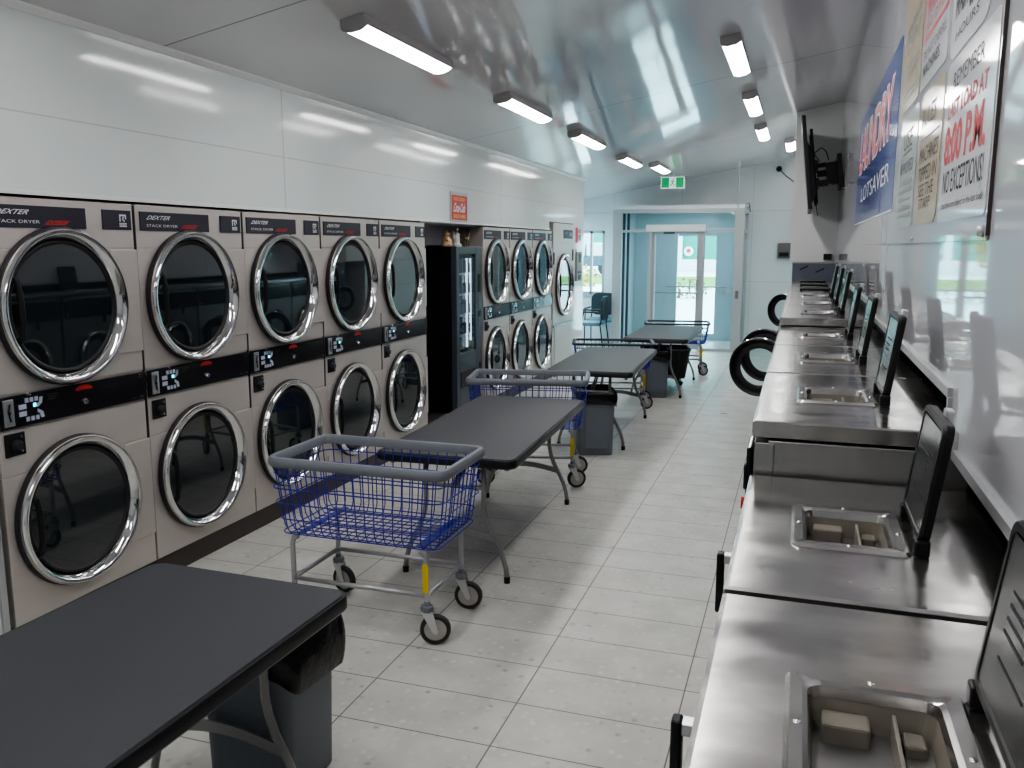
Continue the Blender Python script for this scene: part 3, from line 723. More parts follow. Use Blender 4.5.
# figurines standing on it
VT = 1.735
t = thing('gold_figurine', 'small gold seated figurine on top of vending machine, left of three', 'figurine', (XL - .10, 7.56, VT))
m = MB(); m.lathe([(0, 0), (.05, 0), (.055, .02), (.045, .03), (.05, .05), (.035, .085), (.02, .10)], 16); m.ball((0, 0, .118), .028, 2); m.ball((.02, -.04, .06), .016, 1); m.ball((.02, .04, .06), .016, 1); m.ball((.03, -.03, .02), .02, 1); m.ball((.03, .03, .02), .02, 1); m.ball((0, -.02, .145), .009, 1); m.ball((0, .02, .145), .009, 1)
m.build('body', 'gold', t, smooth=True)
t = thing('silver_figurine', 'white and silver winged figurine on vending machine, middle of three', 'figurine', (XL - .10, 7.80, VT))
m = MB(); m.lathe([(0, 0), (.05, 0), (.052, .02), (.03, .035), (.035, .07), (.025, .12), (.014, .145)], 16); m.ball((0, 0, .165), .022, 2); m.ball((.02, .0, .11), .02, 1)
m.build('body', 'silver_fig', t, smooth=True)
m = MB(); m.ball((-.01, .05, .10), .03, 2, (.4, .7, 1.6)); m.ball((-.01, -.05, .10), .03, 2, (.4, .7, 1.6)); m.each('wing', 'silver_fig', t, smooth=True)
t = thing('deer_figurine', 'dark bronze antlered deer figurine on vending machine, right of three', 'figurine', (XL - .10, 8.07, VT))
m = MB(); m.ball((0, 0, .075), .03, 2, (.8, 1.5, .8))
for x in (-.012, .012):
    for y in (-.03, .03): m.tube([(x, y, .07), (x, y, 0)], .007, 6)
m.tube([(0, .035, .08), (0, .055, .125)], [.016, .010], 8); m.ball((0, .06, .13), .016, 1, (.8, 1.4, .8)); m.build('body', 'bronze', t)
m = MB()
for s in (-1, 1): m.tube([(s * .006, .052, .14), (s * .025, .045, .165), (s * .03, .055, .18)], .004, 5); m.tube([(s * .02, .046, .16), (s * .012, .04, .178)], .003, 5)
m.each('antlers', 'bronze', t)

# ------------------------------------------------------------------ washers on the right
XF = -0.095
def make_washer(label, y, w, h, lid=True, door_open=None, kind='soap', grp=None, cy=None):
    t = thing('washer', label, 'washer', (XF, y, 0), 0, grp)
    D = XR + .03 - XF
    c = w / 2 if cy is None else cy
    fr_ = MB(); fr_.box(.04, D, .018, w - .018, 0, h - .05, .003); fr_.box(.006, .055, .014, w - .014, .12, h - .056, .003); fr_.build('body', 'steel_side', t)
    # top sheet with an opening for the soap box
    ox0, ox1, oy0, oy1 = .115, .298, c - .125, c + .125
    m = MB(); e = .008
    out = [(0, e), (D, e), (D, w - e), (0, w - e)]; inn = [(ox0, oy0), (ox1, oy0), (ox1, oy1), (ox0, oy1)]
    ins = [(e, 2 * e), (D, 2 * e), (D, w - 2 * e), (e, w - 2 * e)]
    m.loops([[(a, b, h - .04) for a, b in out], [(a, b, h - .004) for a, b in out], [(a, b, h) for a, b in ins], [(a, b, h) for a, b in inn], [(a, b, h - .04) for a, b in inn]], False, False)
    m.build('top_panel', 'steel_top', t)
    # soap box
    px0, px1, py0, py1 = .103, .316, c - .138, c + .138
    m = MB(); o1 = rrect((px0 + px1) / 2, c, px1 - px0, py1 - py0, .018); o2 = rrect((px0 + px1) / 2, c, px1 - px0 - .012, py1 - py0 - .012, .014)
    i1 = rrect(.208, c, .156, .214, .020); i2 = rrect(.208, c, .150, .208, .018)
    m.loops([[(a, b, h + .0005) for a, b in o1], [(a, b, h + .007) for a, b in o2], [(a, b, h + .0065) for a, b in rrect(.208, c, .168, .226, .022)], [(a, b, h + .002) for a, b in i1], [(a, b, h - .012) for a, b in i2], [(a, b, h - .012) for a, b in i1]], False, False)
    sp = m.build('soap_frame', 'steel_top', t, smooth=True, auto=30)
    m = MB()
    for a, b in ((.118, c - .0), (.302, c - .02), (.208, c + .122), (.208, c - .122)): m.lathe([(0, .0085), (.004, .008), (.0065, .005), (0, .005)], 12, 'z', Matrix.Translation((a, b, h)))
    m.each('screw', 'chrome', sp, smooth=True)
    m = MB(); q1 = rrect(.208, c, .152, .210, .018); q2 = rrect(.208, c, .120, .176, .018)
    m.loops([[(a, b, h - .010) for a, b in q1], [(a, b, h - .115) for a, b in q2]], False, True)
    m.box(.231, .236, c - .094, c + .094, h - .11, h - .016, .001)
    m.box(.236, .276, c - .022, c - .017, h - .10, h - .035, .001)
    m.box(.148, .206, c + .060, c + .098, h - .062, h - .024, .004)
    m.box(.244, .270, c + .06, c + .094, h - .065, h - .035, .004)
    m.build('soap_tray', 'beige', sp)
    # hinged lid standing open
    if lid:
        hy0, hy1 = c - .13, c + .138
        ld = thing('x', None, None); ld.name = 'lid_mount'; bpy.data.objects.remove(ld)
        m = MB(); m.box(.318, .345, hy0 + .002, hy0 + .030, h, h + .030, .004); m.box(.318, .345, hy1 - .034, hy1 - .006, h, h + .030, .004); m.each('hinge', 'black', t)
        rot = (0, math.radians(7.5), 0)
        m = MB(); q = rrect(0, 0, .252, .223, .02)
        q3 = rrect(0, 0, .222, .193, .012)
        m.loops([[(-.004, a, b + .113) for a, b in q3], [(-.009, a, b + .113) for a, b in rrect(0, 0, .228, .199, .014)], [(-.009, a, b + .113) for a, b in rrect(0, 0, .246, .217, .018)], [(-.003, a, b + .113) for a, b in q], [(.010, a, b + .113) for a, b in q]], False, True)
        lo = m.build('lid', 'black', t, (.332, c + .004, h + .022), rot)
        m = MB(); m.box(-.0075, -.004, -.112, .112, .018, .208); m.build('lid_inner_face', 'lidface', lo)
        m = MB()
        for k in range(4): m.box(-.0082, -.0074, -.045 + .006 * k, .06, .150 - .016 * k, .154 - .016 * k)
        m.box(-.0082, -.0074, -.055, .058, .070, .073); m.build('moulded_text', 'grey_ink', lo)
        m = MB(); m.box(.008, .024, -.018, .018, .216, .238, .003); m.each('latch', 'chrome_dull', lo)
    else:
        m = MB(); q = rrect(.215, c, .24, .27, .02); m.loops([[(a, b, h + .0055) for a, b in q], [(a, b, h + .022) for a, b in q]]); m.build('lid', 'black', t)
        m = MB(); m.box(.335, .352, c - .12, c - .09, h, h + .02, .003); m.box(.335, .352, c + .09, c + .12, h, h + .02, .003); m.each('hinge', 'black', t)
    # front
    R_ = .255
    zc_ = .69 if h > 1.32 else .60 if h > 1.2 else .54
    ho = .27 if h < 1.2 else .10
    MB().box(-.012, 0, .03, w - .03, h - .26, h - .075, .004).build('control_panel', 'strip', t)
    m = MB(); m.lathe([(0, .010), (.014, .010), (.016, 0), (0, 0)], 14, 'x', Matrix.Translation((-.022, .06, h - .23))); m.build('control_knob', 'red_ink', t)
    if door_open is None:
        make_door(t, R_, (-.004, c, zc_), (0, 0, PI), 0, True)
        hb = MB(); hb.box(-.052 if h < 1.2 else -.035, -.0, c + ho, c + ho + .03, h - (.205 if h < 1.2 else .285), h - (.182 if h < 1.2 else .262), .005); hb.build('handle_bracket', 'chrome_dull', t)
        hb = MB(); xh = .0 if h < 1.2 else .020
        hb.box(-.064 + xh, -.046 + xh, c + ho - .004, c + ho + .026, h - .33, h - (.178 if h < 1.2 else .25), .005); hb.build('door_handle', 'black', t)
    else:
        ang, dy = door_open
        make_door(t, R_, (-.005 - (R_ - .05) * math.sin(ang), dy - (R_ + .02) * math.cos(ang), zc_), (0, 0, PI + ang), 1, True, True)
        m = MB(); m.lathe([(R_ * .9, 0), (R_ * 1.02, -.01), (R_ * .85, -.012), (R_ * .80, .0), (R_ * .8, .02)], 48, 'x', Matrix.Translation((-.002, c, zc_)), close=True); m.build('door_port', 'gasket', t, smooth=True, auto=40)
    return t
G1, G2, G3 = 'low steel washers at the near right', 'middle trio of steel washers on the right', 'far raised steel washers on the right'
make_washer('nearest steel washer with its black soap lid open at bottom right', .598, .784, 1.17, grp=G1)
make_washer('second low steel washer, just before the raised step in the row', 1.386, .774, 1.17, grp=G1)
make_washer('first washer of the middle raised trio, tall steel side facing camera', 2.163, .895, 1.302, grp=G2)
make_washer('second washer of the middle trio, black soap lid open', 3.060, .895, 1.302, grp=G2)
make_washer('third washer of the middle trio, just before the second step', 3.957, .898, 1.302, grp=G2)
make_washer('first far washer after the second step, lid standing open', 4.860, .895, 1.352, grp=G3)
make_washer('second far washer after the second step, lid standing open', 5.760, .895, 1.352, grp=G3)
make_washer('third far washer after the second step, lid standing open', 6.660, .905, 1.352, grp=G3)
make_washer('far washer whose round black-rimmed door stands open into the aisle', 7.570, .905, 1.352, False, (math.radians(80), .20), grp=G3)
make_washer('far washer with ajar door just behind the wide-open round door', 8.480, .905, 1.352, False, (math.radians(66), .24), grp=G3)
make_washer('last far washer with flat lid before the tall dark steel machine', 9.390, .905, 1.352, False, grp=G3)
t = thing('large_washer', 'tall washer with dark blue-grey steel side at end of right row', 'washer', (XF, 10.34, 0))
MB().box(.0, .465, .0, .255, .0, 1.55, .006).build('body', 'steel_blue', t)
m = MB(); m.box(-.006, .470, -.006, .262, 1.548, 1.563, .003); m.build('top_panel', 'steel_side', t)
m = MB(); m.obox(Matrix.Translation((.13, -.004, 1.50)) @ Matrix.Rotation(-.45, 4, 'Y'), .10, .008, .014); m.obox(Matrix.Translation((.30, -.004, 1.47)) @ Matrix.Rotation(-.45, 4, 'Y'), .10, .008, .014); m.each('slanted_slot', 'black', t)
make_door(t, .19, (-.07, .10, 1.0), (0, 0, PI + 1.0), 1, True, True)
t = thing('wall_socket', 'small black socket box at the foot of the pillar wall', 'socket', (.28, 10.6, 1.585))
MB().box(-.04, .05, -.03, -.001, .0, .07, .004).build('housing', 'black', t)

# television edge-on
t = thing('television', 'black flat television edge-on, tilted out from the right wall', 'television', (.0, 9.2, 2.575))
t.scale = (1, .96, 1.076)
t.rotation_euler = (0, math.radians(-8.5), 0)
t.rotation_euler = (0, math.radians(-7.0), 0)
MB().box(-.018, .022, 0, 1.35, -.44, .42, .008).build('screen_case', 'black', t)
MB().box(-.0195, -.0185, .012, 1.338, -.41, .405).build('screen', 'strip', t)
m = MB(); m.loops([[(.022, y, -.36), (.022, y, .20), (.055, y, .12), (.065, y, -.30)] for y in (.15, 1.2)]); m.build('rear_housing', 'gasket', t)
m = MB(); m.box(.055, .085, .30, .36, -.38, .32, .004); m.box(.055, .085, .85, .91, -.38, .32, .004); m.box(.085, .11, .25, 1.0, -.05, .02); m.box(.085, .11, .25, 1.0, -.22, -.15)
m.box(.10, .20, .45, .50, -.22, -.16); m.box(.10, .20, .70, .75, -.02, .02); m.box(.10, .22, .55, .60, -.12, -.06)
m.build('mount_arm', 'black', t)
m = MB(); m.box(.30, .345, .35, .90, -.26, .06, .004); m.box(.19, .30, .48, .56, -.20, .0, .004); m.box(.24, .345, .50, .78, -.20, .0, .004); m.build('wall_plate', 'black', t)
m = MB(); m.tube([(.085, .4, .10), (.16, .4, .14), (.20, .42, .10), (.22, .45, .02)], .006, 6); m.tube([(.085, .4, -.02), (.13, .4, .02), (.10, .4, .06), (.085, .4, .1)], .005, 6); m.tube([(.06, .25, -.38), (.07, .25, -.50)], .005, 6); m.build('cable', 'black', t)

# ------------------------------------------------------------------ posters on the right wall (faces look along -x, so letters run towards -y)
PX = XR - .008
t = thing('poster_board', 'long glossy white board carrying the laundry posters on right wall', 'poster board', (XR, 0, 0))
MB().box(-.006, -.001, 2.03, 7.0, 1.745, 3.1, .001).build('board', M['wall_r'], t)
m = MB(); m.box(-.008, -.001, 2.0245, 2.0295, 1.755, 3.1); m.build('edge_strip', 'plinth', t)
m = MB(); m.lathe([(0, -.020), (.010, -.018), (.013, -.006), (0, -.006)], 16, 'x', Matrix.Translation((0, 2.06, 1.765)))
m.lathe([(0, -.012), (.006, -.011), (.008, -.006), (0, -.006)], 12, 'x', Matrix.Translation((0, 3.3, 1.76))); m.each('fixing_screw', 'chrome_dull', t, smooth=True)
TX = -.0008
def rpost(name, label, y0, y1, z0, z1, mat, r=.03, grp=None):
    t = thing(name, label, 'poster', (PX, y1, z0), 0, grp)
    w_, h_ = y1 - y0, z1 - z0
    q = rrect(-w_ / 2, h_ / 2, w_, h_, r, 3)
    MB().loops([[(.0015, a, b) for a, b in q], [(0, a, b) for a, b in q]]).build('sheet', mat, t)
    return t
def lt(t, name, rows, mat, y1, z0):
    """rows of (text, y left, y right, z bottom, z top) in wall coordinates"""
    m = MB()
    for body, ya, yb, za, zb, *rest in rows:
        if body is None: m.box(TX, -.0003, yb - y1, ya - y1, za - z0, zb - z0)
        else: add_text(m, body, (TX, ya - y1, za - z0), (0, yb - ya, 0), (0, 0, zb - za), rest[0] if rest else 0, rest[1] if len(rest) > 1 else .0)
    return m.build(name, mat, t)
G = 'printed laundry notices on the right wall board'
t = rpost('notice_poster', 'white notice with red LAST LOAD AT 8:00 P.M. lettering', 2.055, 2.735, 1.80, 2.225, 'poster_white', .02, G)
lt(t, 'red_lettering', [('LAST LOAD AT', 2.675, 2.135, 2.072, 2.116, 0, .02), ('8:00 P.M.', 2.69, 2.12, 1.950, 2.055, 0, .035)], 'red_pale', 2.735, 1.80)
lt(t, 'grey_lettering', [('REMEMBER', 2.62, 2.205, 2.146, 2.188), ('NO EXCEPTIONS!', 2.675, 2.11, 1.874, 1.935, 0, .0), ('(machines are subject to the last load)', 2.675, 2.09, 1.829, 1.852)], 'grey_ink', 2.735, 1.80)
t = rpost('notice_poster', 'tan notice with rounded foot left of the red LAST LOAD notice', 2.785, 3.30, 1.805, 2.235, 'poster_tan', .05, G)
lt(t, 'lettering', [('RULES', 3.24, 2.93, 2.12, 2.18), ('MACHINES', 3.24, 2.83, 2.005, 2.055), ('TIPPED IN', 3.24, 2.83, 1.945, 1.990), ('SEE THE', 3.22, 2.87, 1.895, 1.935), ('STAFF', 3.19, 2.92, 1.855, 1.888)], 'grey_ink', 3.30, 1.805)
lt(t, 'rule_line', [(None, 3.25, 2.82, 2.078, 2.083)], 'deep_blue', 3.30, 1.805)
t = rpost('notice_poster', 'pale green notice between blue banner and the tan notice', 3.36, 3.92, 1.805, 2.235, 'poster_green', .05, G)
lt(t, 'lettering', [('USE', 3.78, 3.50, 2.10, 2.17), ('APPROVED', 3.85, 3.44, 2.01, 2.055), (None, 3.78, 3.50, 2.085, 2.089)], 'grey_ink', 3.92, 1.805)
lt(t, 'faint_print', [(None, 3.85, 3.44, 1.965, 1.985), (None, 3.85, 3.44, 1.935, 1.95), (None, 3.83, 3.46, 1.905, 1.915), (None, 3.84, 3.42, 1.87, 1.885), (None, 3.84, 3.42, 1.845, 1.858)], 'lightgrey_ink', 3.92, 1.805)
t = rpost('notice_poster', 'upper tan notice with cropped top beside the blue banner', 3.42, 4.02, 2.26, 2.95, 'poster_tan', .03, G)
lt(t, 'lettering', [('NEVER', 3.95, 3.50, 2.50, 2.60), ('WASH HERE', 3.96, 3.50, 2.38, 2.44), (None, 3.95, 3.5, 2.33, 2.34), (None, 3.95, 3.5, 2.30, 2.31)], 'lightgrey_ink', 4.02, 2.26)
t = rpost('notice_poster', 'upper white notice with red banner block and dark lines below', 2.80, 3.38, 2.26, 2.95, 'poster_white', .02, G)
lt(t, 'red_print', [(None, 3.36, 3.345, 2.41, 2.9), ('WARNING', 3.33, 2.86, 2.49, 2.58, 0, .03), (None, 3.36, 2.82, 2.415, 2.43), ('NO DYES', 3.32, 2.88, 2.445, 2.475)], 'red_pale', 3.38, 2.26)
lt(t, 'dark_print', [('DO NOT OVERFILL', 3.33, 2.84, 2.355, 2.385), ('MACHINES', 3.33, 2.95, 2.30, 2.338, 0, .02), ('STAINS', 3.33, 2.9, 2.61, 2.70, 0, .04)], 'grey_ink', 3.38, 2.26)
t = rpost('notice_poster', 'upper right white notice with heavy dark heading, cut by picture top', 2.19, 2.74, 2.235, 2.95, 'poster_white', .06, G)
lt(t, 'dark_print', [('WASH', 2.69, 2.50, 2.335, 2.42, 0, .04), ('& DRY', 2.47, 2.24, 2.315, 2.40, 0, .04), ('HOURS', 2.65, 2.32, 2.275, 2.30)], 'grey_ink', 2.74, 2.235)
t = rpost('banner_poster', 'large blue banner with pale red lettering at far end of board', 4.12, 6.90, 1.885, 2.62, 'poster_blue', .01)
lt(t, 'white_outline', [('LAUNDRY', 6.72, 4.36, 2.225, 2.52, 0, .055), ('LOTSAVER', 6.35, 4.36, 2.03, 2.125), (None, 6.9, 4.12, 1.887, 1.897)], 'white_ink', 6.90, 1.885)
m = MB(); add_text(m, 'LAUNDRY', (TX - .0006, 6.70 - 6.90, 2.235 - 1.885), (0, 4.38 - 6.70, 0), (0, 0, .275), 0, .02); m.build('red_lettering', 'red_pale', t)
m = MB(); m.quad([(TX, 4.80 - 6.9, .02), (TX, 4.77 - 6.9, .13), (TX, 4.74 - 6.9, .02)]); m.build('spike_mark', 'deep_blue', t)

# ------------------------------------------------------------------ folding tables
TZ = 0.70
def make_table(label, loc, rz):
    L_, W_ = 1.77, .75
    t = thing('folding_table', label, 'table', (loc[0], loc[1], 0), rz, 'charcoal folding tables down the aisle')
    m = MB()
    def rl(w, h, r): return rrect(0, 0, w, h, r, 6)
    m.loops([[(a, b, TZ - .006) for a, b in rl(W_ - .022, L_ - .022, .05)], [(a, b, TZ) for a, b in rl(W_ - .030, L_ - .030, .047)]], False, True)
    m.build('tabletop', 'tabletop', t)
    m = MB()
    prof = [(-.020, -.007), (-.004, -.004), (0, -.012), (0, -.040), (-.006, -.048), (-.03, -.048)]
    m.loops([[(a, b, TZ + dz) for a, b in rl(W_ + 2 * dx, L_ + 2 * dx, .055 + dx)] for dx, dz in prof], True, True)
    m.build('edge_band', 'tableedge', t, smooth=True, auto=35)
    m = MB()
    for s in (-1, 1): m.box(s * .31 - .012, s * .31 + .012, -L_ / 2 + .08, L_ / 2 - .08, TZ - .075, TZ - .048)
    m.each('apron_rail', 'tube', t)
    for s in (-1, 1):
        y = s * (L_ / 2 - .17)
        for q in (-1, 1):
            pts = [(q * .160, y, TZ - .05), (q * .160, y, .50), (q * .160, y, .40), (q * .170, y, .345), (q * .193, y, .28), (q * .235, y, .20), (q * .262, y, .14), (q * .279, y, .08), (q * .285, y, .03)]
            lg = MB().tube(pts, .0135, 10).build('leg', 'tube', t, smooth=True)
            MB().lathe([(.016, 0), (.017, .03), (.0145, .034)], 12).build('rubber_foot', 'black', lg, (q * .285, y, 0), smooth=True, auto=40)
        m = MB(); m.tube([(-.160, y, .50), (.160, y, .50)], .011, 8)
        m.loops([[(x, y + a, .235 + .03 * math.cos(x / .205 * PI / 2) + b) for a, b in ((-.005, -.018), (.005, -.018), (.005, .018), (-.005, .018))] for x in [-.205 + .41 * k / 10 for k in range(11)]])
        m.each('cross_bar', 'tube', t)
        m = MB(); m.tube([(-.01, y, .50), (-.01, y - s * .38, TZ - .055)], .009, 8); m.tube([(.01, y, .50), (.01, y - s * .38, TZ - .055)], .009, 8); m.each('brace', 'tube', t)
    return t
T1 = make_table('nearest charcoal folding table, cut off at lower left', (-1.632, 1.295), math.radians(-1.2))
dup(T1, (-1.685, 4.69, 0), math.radians(2.4), 'second charcoal folding table, just behind the near laundry cart')
dup(T1, (-1.690, 7.80, 0), math.radians(2.3), 'third charcoal folding table, in mid aisle with grey bin under near end')
dup(T1, (-1.545, 10.55, 0), math.radians(.5), 'farthest charcoal folding table, before the entrance doors')

# ------------------------------------------------------------------ laundry carts
def make_cart(label, loc, rz, ZR=.775, rimmat='rim', slim=False):
    t = thing('laundry_cart', label, 'laundry cart', (loc[0], loc[1], 0), rz, 'blue wire laundry carts in the aisle')
    ZB = .43
    RL, RW, BL, BW = .895, .54, .78, .455
    m = MB()
    q = rrect(0, 0, RL - .04, RW - .04, .05, 5)
    prof = [(-.016, -.022), (.012, -.024), (.020, -.012), (.020, .008), (.010, .020), (-.008, .020), (-.016, .010)]
    if slim: prof = [(dx, dz * .6) for dx, dz in prof]
    lps = []
    for dx, dz in prof + prof[:1]:
        lps.append([(a, b, ZR + dz) for a, b in rrect(0, 0, RL - .04 + 2 * dx, RW - .04 + 2 * dx, .05 + dx, 5)])
    m.loops(lps, False, False); bmesh.ops.remove_doubles(m.bm, verts=m.bm.verts[:], dist=1e-5)
    m.build('rim', rimmat, t, smooth=True, auto=50)
    m = MB(); r = .0028
    def at(f):  # basket cross-section size at height fraction f (0 bottom, 1 top)
        return BL + (RL - .045 - BL) * f, BW + (RW - .045 - BW) * f, ZB + (ZR - .01 - ZB) * f
    for f in (0.02, .22, .45, .66, .86):
        l_, w_, z_ = at(f); o = .012 if f in (.66, .45) else .003
        m.tube([(a, b, z_) for a, b in rrect(0, 0, l_ + 2 * o, w_ + 2 * o, .05, 4)], r * (1.25 if f == .66 else 1.1), 5, True)
    l0, w0, z0 = at(0); l1, w1, z1 = at(1)
    n = 17
    for k in range(n):
        u = -.5 + (k + .5) / n
        x0, x1 = u * l0 * .97, u * l1 * .97
        m.tube([(x1, -w1 / 2, z1), (x0, -w0 / 2 + .002, z0 + .035), (x0, -w0 / 2 + .025, z0 - .004), (x0, w0 / 2 - .025, z0 - .004), (x0, w0 / 2 - .002, z0 + .035), (x1, w1 / 2, z1)], r, 5)
    n = 10
    for k in range(n):
        u = -.5 + (k + .5) / n
        y0_, y1_ = u * w0 * .95, u * w1 * .95
        m.tube([(-l1 / 2, y1_, z1), (-l0 / 2 + .002, y0_, z0 + .035), (-l0 / 2 + .025, y0_, z0), (l0 / 2 - .025, y0_, z0), (l0 / 2 - .002, y0_, z0 + .035), (l1 / 2, y1_, z1)], r, 5)
    for s in (-1, 1): m.box(s * .30 - .016, s * .30 + .016, -w0 / 2 + .02, w0 / 2 - .02, z0 + .002, z0 + .006)
    m.build('wire_basket', 'bluewire', t)
    FX, FY, CY = .335, .20, -.02
    for sx in (-1, 1):
        for sy_ in (-1, 1):
            x, y = sx * FX, sy_ * FY + CY
            lg = MB().tube([(x - sx * .03, y, ZB - .006), (x - sx * .008, y, ZB - .014), (x, y, ZB - .04), (x, y, .19)], .0125, 10).build('leg', 'cartframe', t, smooth=True, auto=60)
            if sx == 1 and sy_ == -1:
                MB().box(x - .0135, x + .0135, y - .0145, y - .010, .24, .37, .001).build('warning_sticker', 'yellow', lg)
            a = {(1, -1): .35, (1, 1): .15, (-1, 1): -.25, (-1, -1): .3}[(sx, sy_)]
            ct = MB(); ct.lathe([(0, 0), (.026, 0), (.030, -.012), (.026, -.026), (0, -.026)], 16); ct.tube([(0, 0, 0), (0, 0, .02)], .014, 8)
            co = ct.build('caster', 'rim', t, (x, y, .178), (0, 0, a), smooth=True, auto=40)
            fk = MB()
            for s in (-1, 1):
                fk.loops([[(px_, s * .019 + o, pz_) for px_, pz_ in ((-.026, -.022), (.026, -.022), (.050, -.118), (.038, -.130), (.024, -.118))] for o in (-.0015, .0015)])
            fk.each('fork', 'chrome_dull', co)
            tm = Matrix.Translation((.036, 0, -.110))
            MB().lathe([(.050, -.014), (.064, -.015), (.068, -.009), (.068, .009), (.064, .015), (.050, .014)], 32, 'y', tm, close=True).build('tyre', 'tyre', co, smooth=True, auto=50)
            MB().lathe([(0, -.013), (.012, -.016), (.014, -.012), (.050, -.010), (.050, .010), (.014, .012), (.012, .016), (0, .013)], 32, 'y', tm).build('wheel_hub', 'hub', co, smooth=True, auto=30)
    m = MB(); z_ = .222
    m.tube([(-FX, CY - FY, z_), (FX, CY - FY, z_)], .011, 8); m.tube([(-FX, CY + FY, z_), (FX, CY + FY, z_)], .011, 8)
    m.tube([(-FX, CY - FY, z_), (-FX, CY + FY, z_)], .011, 8); m.tube([(FX, CY - FY, z_), (FX, CY + FY, z_)], .011, 8)
    m.each('lower_rail', 'cartframe', t, smooth=True)
    return t
C1 = make_cart('nearest blue wire laundry cart with grey rim, before the second table', (-1.815, 3.445), 0)
dup(C1, (-1.875, 5.97, 0), math.radians(12), 'second blue wire laundry cart, at far end of the second table')
C3 = make_cart('third laundry cart with slim dark rim, at far end of the third table', (-1.915, 9.17), math.radians(13), .70, 'dark_rim', True)
dup(C3, (-1.585, 11.86, 0), math.radians(8), 'farthest laundry cart with slim dark rim, past the last table near doors')

# ------------------------------------------------------------------ bins
def make_bin(label, loc, rz, lx, ly, h, seed, droop=(.05, .12, 0), bulge=.02):
    t = thing('waste_bin', label, 'bin', (loc[0], loc[1], 0), rz, 'grey bins with black liners under the tables')
    m = MB(); k = .88
    m.loops([[(a, b, 0) for a, b in rrect(0, 0, lx * k, ly * k, .035)], [(a, b, .008) for a, b in rrect(0, 0, lx * k + .008, ly * k + .008, .038)],
             [(a, b, h * .80) for a, b in rrect(0, 0, lx * .97, ly * .97, .042)], [(a, b, h * .81) for a, b in rrect(0, 0, lx, ly, .045)], [(a, b, h) for a, b in rrect(0, 0, lx + .01, ly + .01, .045)],
             [(a, b, h) for a, b in rrect(0, 0, lx - .015, ly - .015, .04)], [(a, b, .03) for a, b in rrect(0, 0, lx * k - .02, ly * k - .02, .03)]], True, True)
    m.build('bin_body', 'bin', t, smooth=True, auto=30)
    m = MB()
    for s in (-1, 1): m.box(-lx * .30, lx * .30, s * (ly / 2 * .955) - .004, s * (ly / 2 * .955) + .004, h * .12, h * .78, .003)
    m.each('side_ridge', 'bin', t)
    rnd = random.Random(seed); m = MB(); N_ = 64
    base = rrect(0, 0, lx + .014, ly + .014, .047, 15)
    ph = [rnd.uniform(0, 6.28) for _ in range(6)]
    lps = []
    for lv in range(9):
        f = lv / 8; lp = []
        for i, (a, b) in enumerate(base):
            th = math.atan2(b, a); d_ = droop[0] + (droop[1] - droop[0]) * (.5 + .5 * math.cos(th - droop[2])) ** 1.5 + .012 * math.sin(th * 5 + ph[1])
            bul = bulge * math.sin(f * PI * .8) * (1 + .35 * math.sin(th * 4 + ph[2]) + .2 * math.sin(th * 9 + ph[5])) + .006 * math.sin(th * 11 + ph[3] + f * 3) * f + .004 * math.sin(th * 25 + ph[0] + 5 * f)
            n_ = Vector((a, b, 0)).normalized()
            lp.append((a + n_.x * (bul + .003), b + n_.y * (bul + .003), h + .012 * (1 - f) - d_ * f + .004 * math.sin(th * 9 + ph[4]) * f))
        lps.append(lp)
    inner = [[(a * .93, b * .93, h + .010) for a, b in base], [(a * .86, b * .86, h - .10) for a, b in base]]
    m.loops(inner[::-1] + lps, True, False)
    m.build('bin_liner', 'bag', t, smooth=True)
    return t
make_bin('grey bin with draped black liner under the nearest folding table', (-1.575, 2.20), 0, .335, .31, .555, 3, (.03, .20, .25), .035)
make_bin('grey bin with black liner under near end of the third table', (-1.625, 7.02), math.radians(20), .315, .46, .525, 5, (.04, .12, -.3), .012)
make_bin('grey bin with black liner under near end of the farthest table', (-1.585, 9.95), math.radians(14), .31, .46, .55, 9, (.06, .13, -.8), .012)
t = thing('rolling_tote', 'dark ribbed rolling tub under the farthest folding table', 'tub', (-1.50, 10.86, 0), math.radians(12))
m = MB()
lo, hi = (.30, .40), (.40, .50)
m.loops([[(a, b, .10) for a, b in rrect(0, 0, *lo, .03)], [(a, b, .47) for a, b in rrect(0, 0, *hi, .03)], [(a, b, .47) for a, b in rrect(0, 0, hi[0] - .02, hi[1] - .02, .03)], [(a, b, .12) for a, b in rrect(0, 0, lo[0] - .02, lo[1] - .02, .03)]], True, True)
m.build('tub', 'tote', t)
m = MB(); m.loops([[(a, b, z_) for a, b in rrect(0, 0, hi[0] + e_, hi[1] + e_, .03)] for e_, z_ in ((-.005, .455), (.03, .455), (.03, .475), (-.005, .475))], False, False); m.build('rim', 'rim', t)
m = MB()
for k in range(5):
    x = -.13 + .065 * k; m.tube([(x * .8, -lo[1] / 2 - .002, .11), (x, -hi[1] / 2 - .002, .455)], .009, 6)
    y = -.17 + .085 * k; m.tube([(lo[0] / 2 + .002, y * .8, .11), (hi[0] / 2 + .002, y, .455)], .009, 6)
m.each('rib', 'tote', t)
for x in (-.10, .10):
    for y in (-.15, .15):
        MB().lathe([(.0, -.012), (.028, -.012), (.032, -.006), (.032, .006), (.028, .012), (0, .012)], 16, 'y', Matrix.Translation((x, y, .034))).build('wheel', 'tyre', t, smooth=True, auto=40)
        MB().box(x - .01, x + .01, y - .018, y + .018, .06, .105).build('caster_bracket', 'chrome_dull', t)

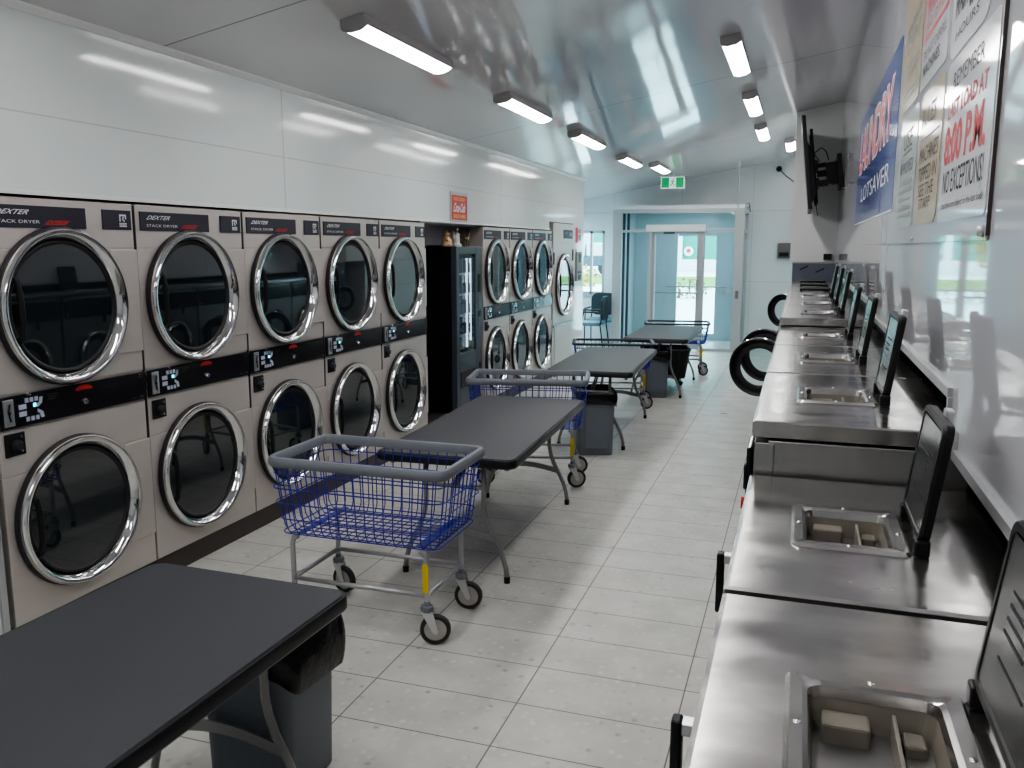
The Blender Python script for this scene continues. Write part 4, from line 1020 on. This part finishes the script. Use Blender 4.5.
# ------------------------------------------------------------------ waiting chairs
def make_chair(label, loc, rz):
    t = thing('waiting_chair', label, 'chair', (loc[0], loc[1], 0), rz, 'dark padded chairs by the alcove window')
    MB().box(-.24, .24, -.24, .22, .40, .46, .025, 3).build('seat', 'seat_reflect', t, smooth=True, auto=40)
    m = MB(); q = rrect(0, 0, .48, .40, .12, 5)
    m.loops([[(a, .235 + .10 * (b + .2) * .5 + o, .70 + b) for a, b in q] for o in (0, .045)]); m.build('backrest', 'fabric', t)
    for s in (-1, 1):
        m = MB(); m.tube([(s * .25, -.22, 0), (s * .25, -.20, .42), (s * .25, -.16, .63)], .012, 8); m.build('leg', 'black', t)
        m = MB(); m.tube([(s * .25, .30, 0), (s * .24, .24, .42), (s * .22, .28, .62)], .012, 8); m.build('leg', 'black', t)
        MB().box(s * .25 - .022, s * .25 + .022, -.20, .20, .625, .655, .008).build('armrest', 'black', t)
    return t
CH = make_chair('dark padded armchair against the back wall under the alcove window', (-3.40, 15.15), 0)
dup(CH, (-3.42, 14.35, 0), math.radians(-90), 'dark padded armchair turned sideways, in front of the other alcove chair')
t = MB().loops([[(a, b, z_) for a, b in ((-.03, -.01), (.02, -.015), (.04, .005), (.0, .012))] for z_ in (.0005, .004)])
o = t.build('dropped_leaf', 'gold', loc=(-.70, 9.05, 0)); tag(o, 'small brown leaf lying on the aisle floor tiles', 'leaf')

# ------------------------------------------------------------------ daylight
W = bpy.data.worlds.new('world'); SC.world = W; W.use_nodes = True
bg = W.node_tree.nodes['Background']; bg.inputs['Color'].default_value = (0.60, 0.86, 1.0, 1); bg.inputs['Strength'].default_value = 6.0
sun = bpy.data.lights.new('sun', 'SUN'); sun.energy = 2.0; sun.angle = .02; so = bpy.data.objects.new('sun', sun); COL.objects.link(so); so.rotation_euler = (math.radians(45), 0, math.radians(150)); so.location = (0, 40, 20)
for nm, loc, sx, sz, e in (('door_daylight', (-1.8, YO + .5, 1.1), 1.1, 2.0, 120), ('window_daylight', (-4.1, YB + .4, 1.45), 1.2, 1.1, 150)):
    a = bpy.data.lights.new(nm, 'AREA'); a.shape = 'RECTANGLE'; a.size = sx; a.size_y = sz; a.energy = e; a.color = (.48, .82, 1.0)
    ao = bpy.data.objects.new(nm, a); COL.objects.link(ao); ao.location = loc; ao.rotation_euler = (-PI / 2, 0, 0); a.cycles.is_portal = True   # guides the sky light in; casts none of its own

SC.view_settings.view_transform = 'AgX'
SC.view_settings.look = 'AgX - Medium High Contrast'
SC.view_settings.exposure = 0.78
vl = bpy.data.lights.new('vestibule_lamp', 'AREA'); vl.size = .5; vl.energy = 6; vl.color = (.48, .82, 1.0); vo = bpy.data.objects.new('vestibule_lamp', vl); COL.objects.link(vo); vo.location = (-1.9, 15.4, 2.30)
al = bpy.data.lights.new('alcove_fill', 'AREA'); al.size = .6; al.energy = 42; al.color = (.55, .86, 1.0); ao2 = bpy.data.objects.new('alcove_fill', al); COL.objects.link(ao2); ao2.location = (-4.6, 14.2, 2.35)  # added fill light for the far end of the room, no fixture modelled
SC.cycles.use_denoising = True
SC.cycles.max_bounces = 10
SC.cycles.transparent_max_bounces = 16
SC.cycles.caustics_reflective = False
SC.cycles.caustics_refractive = False
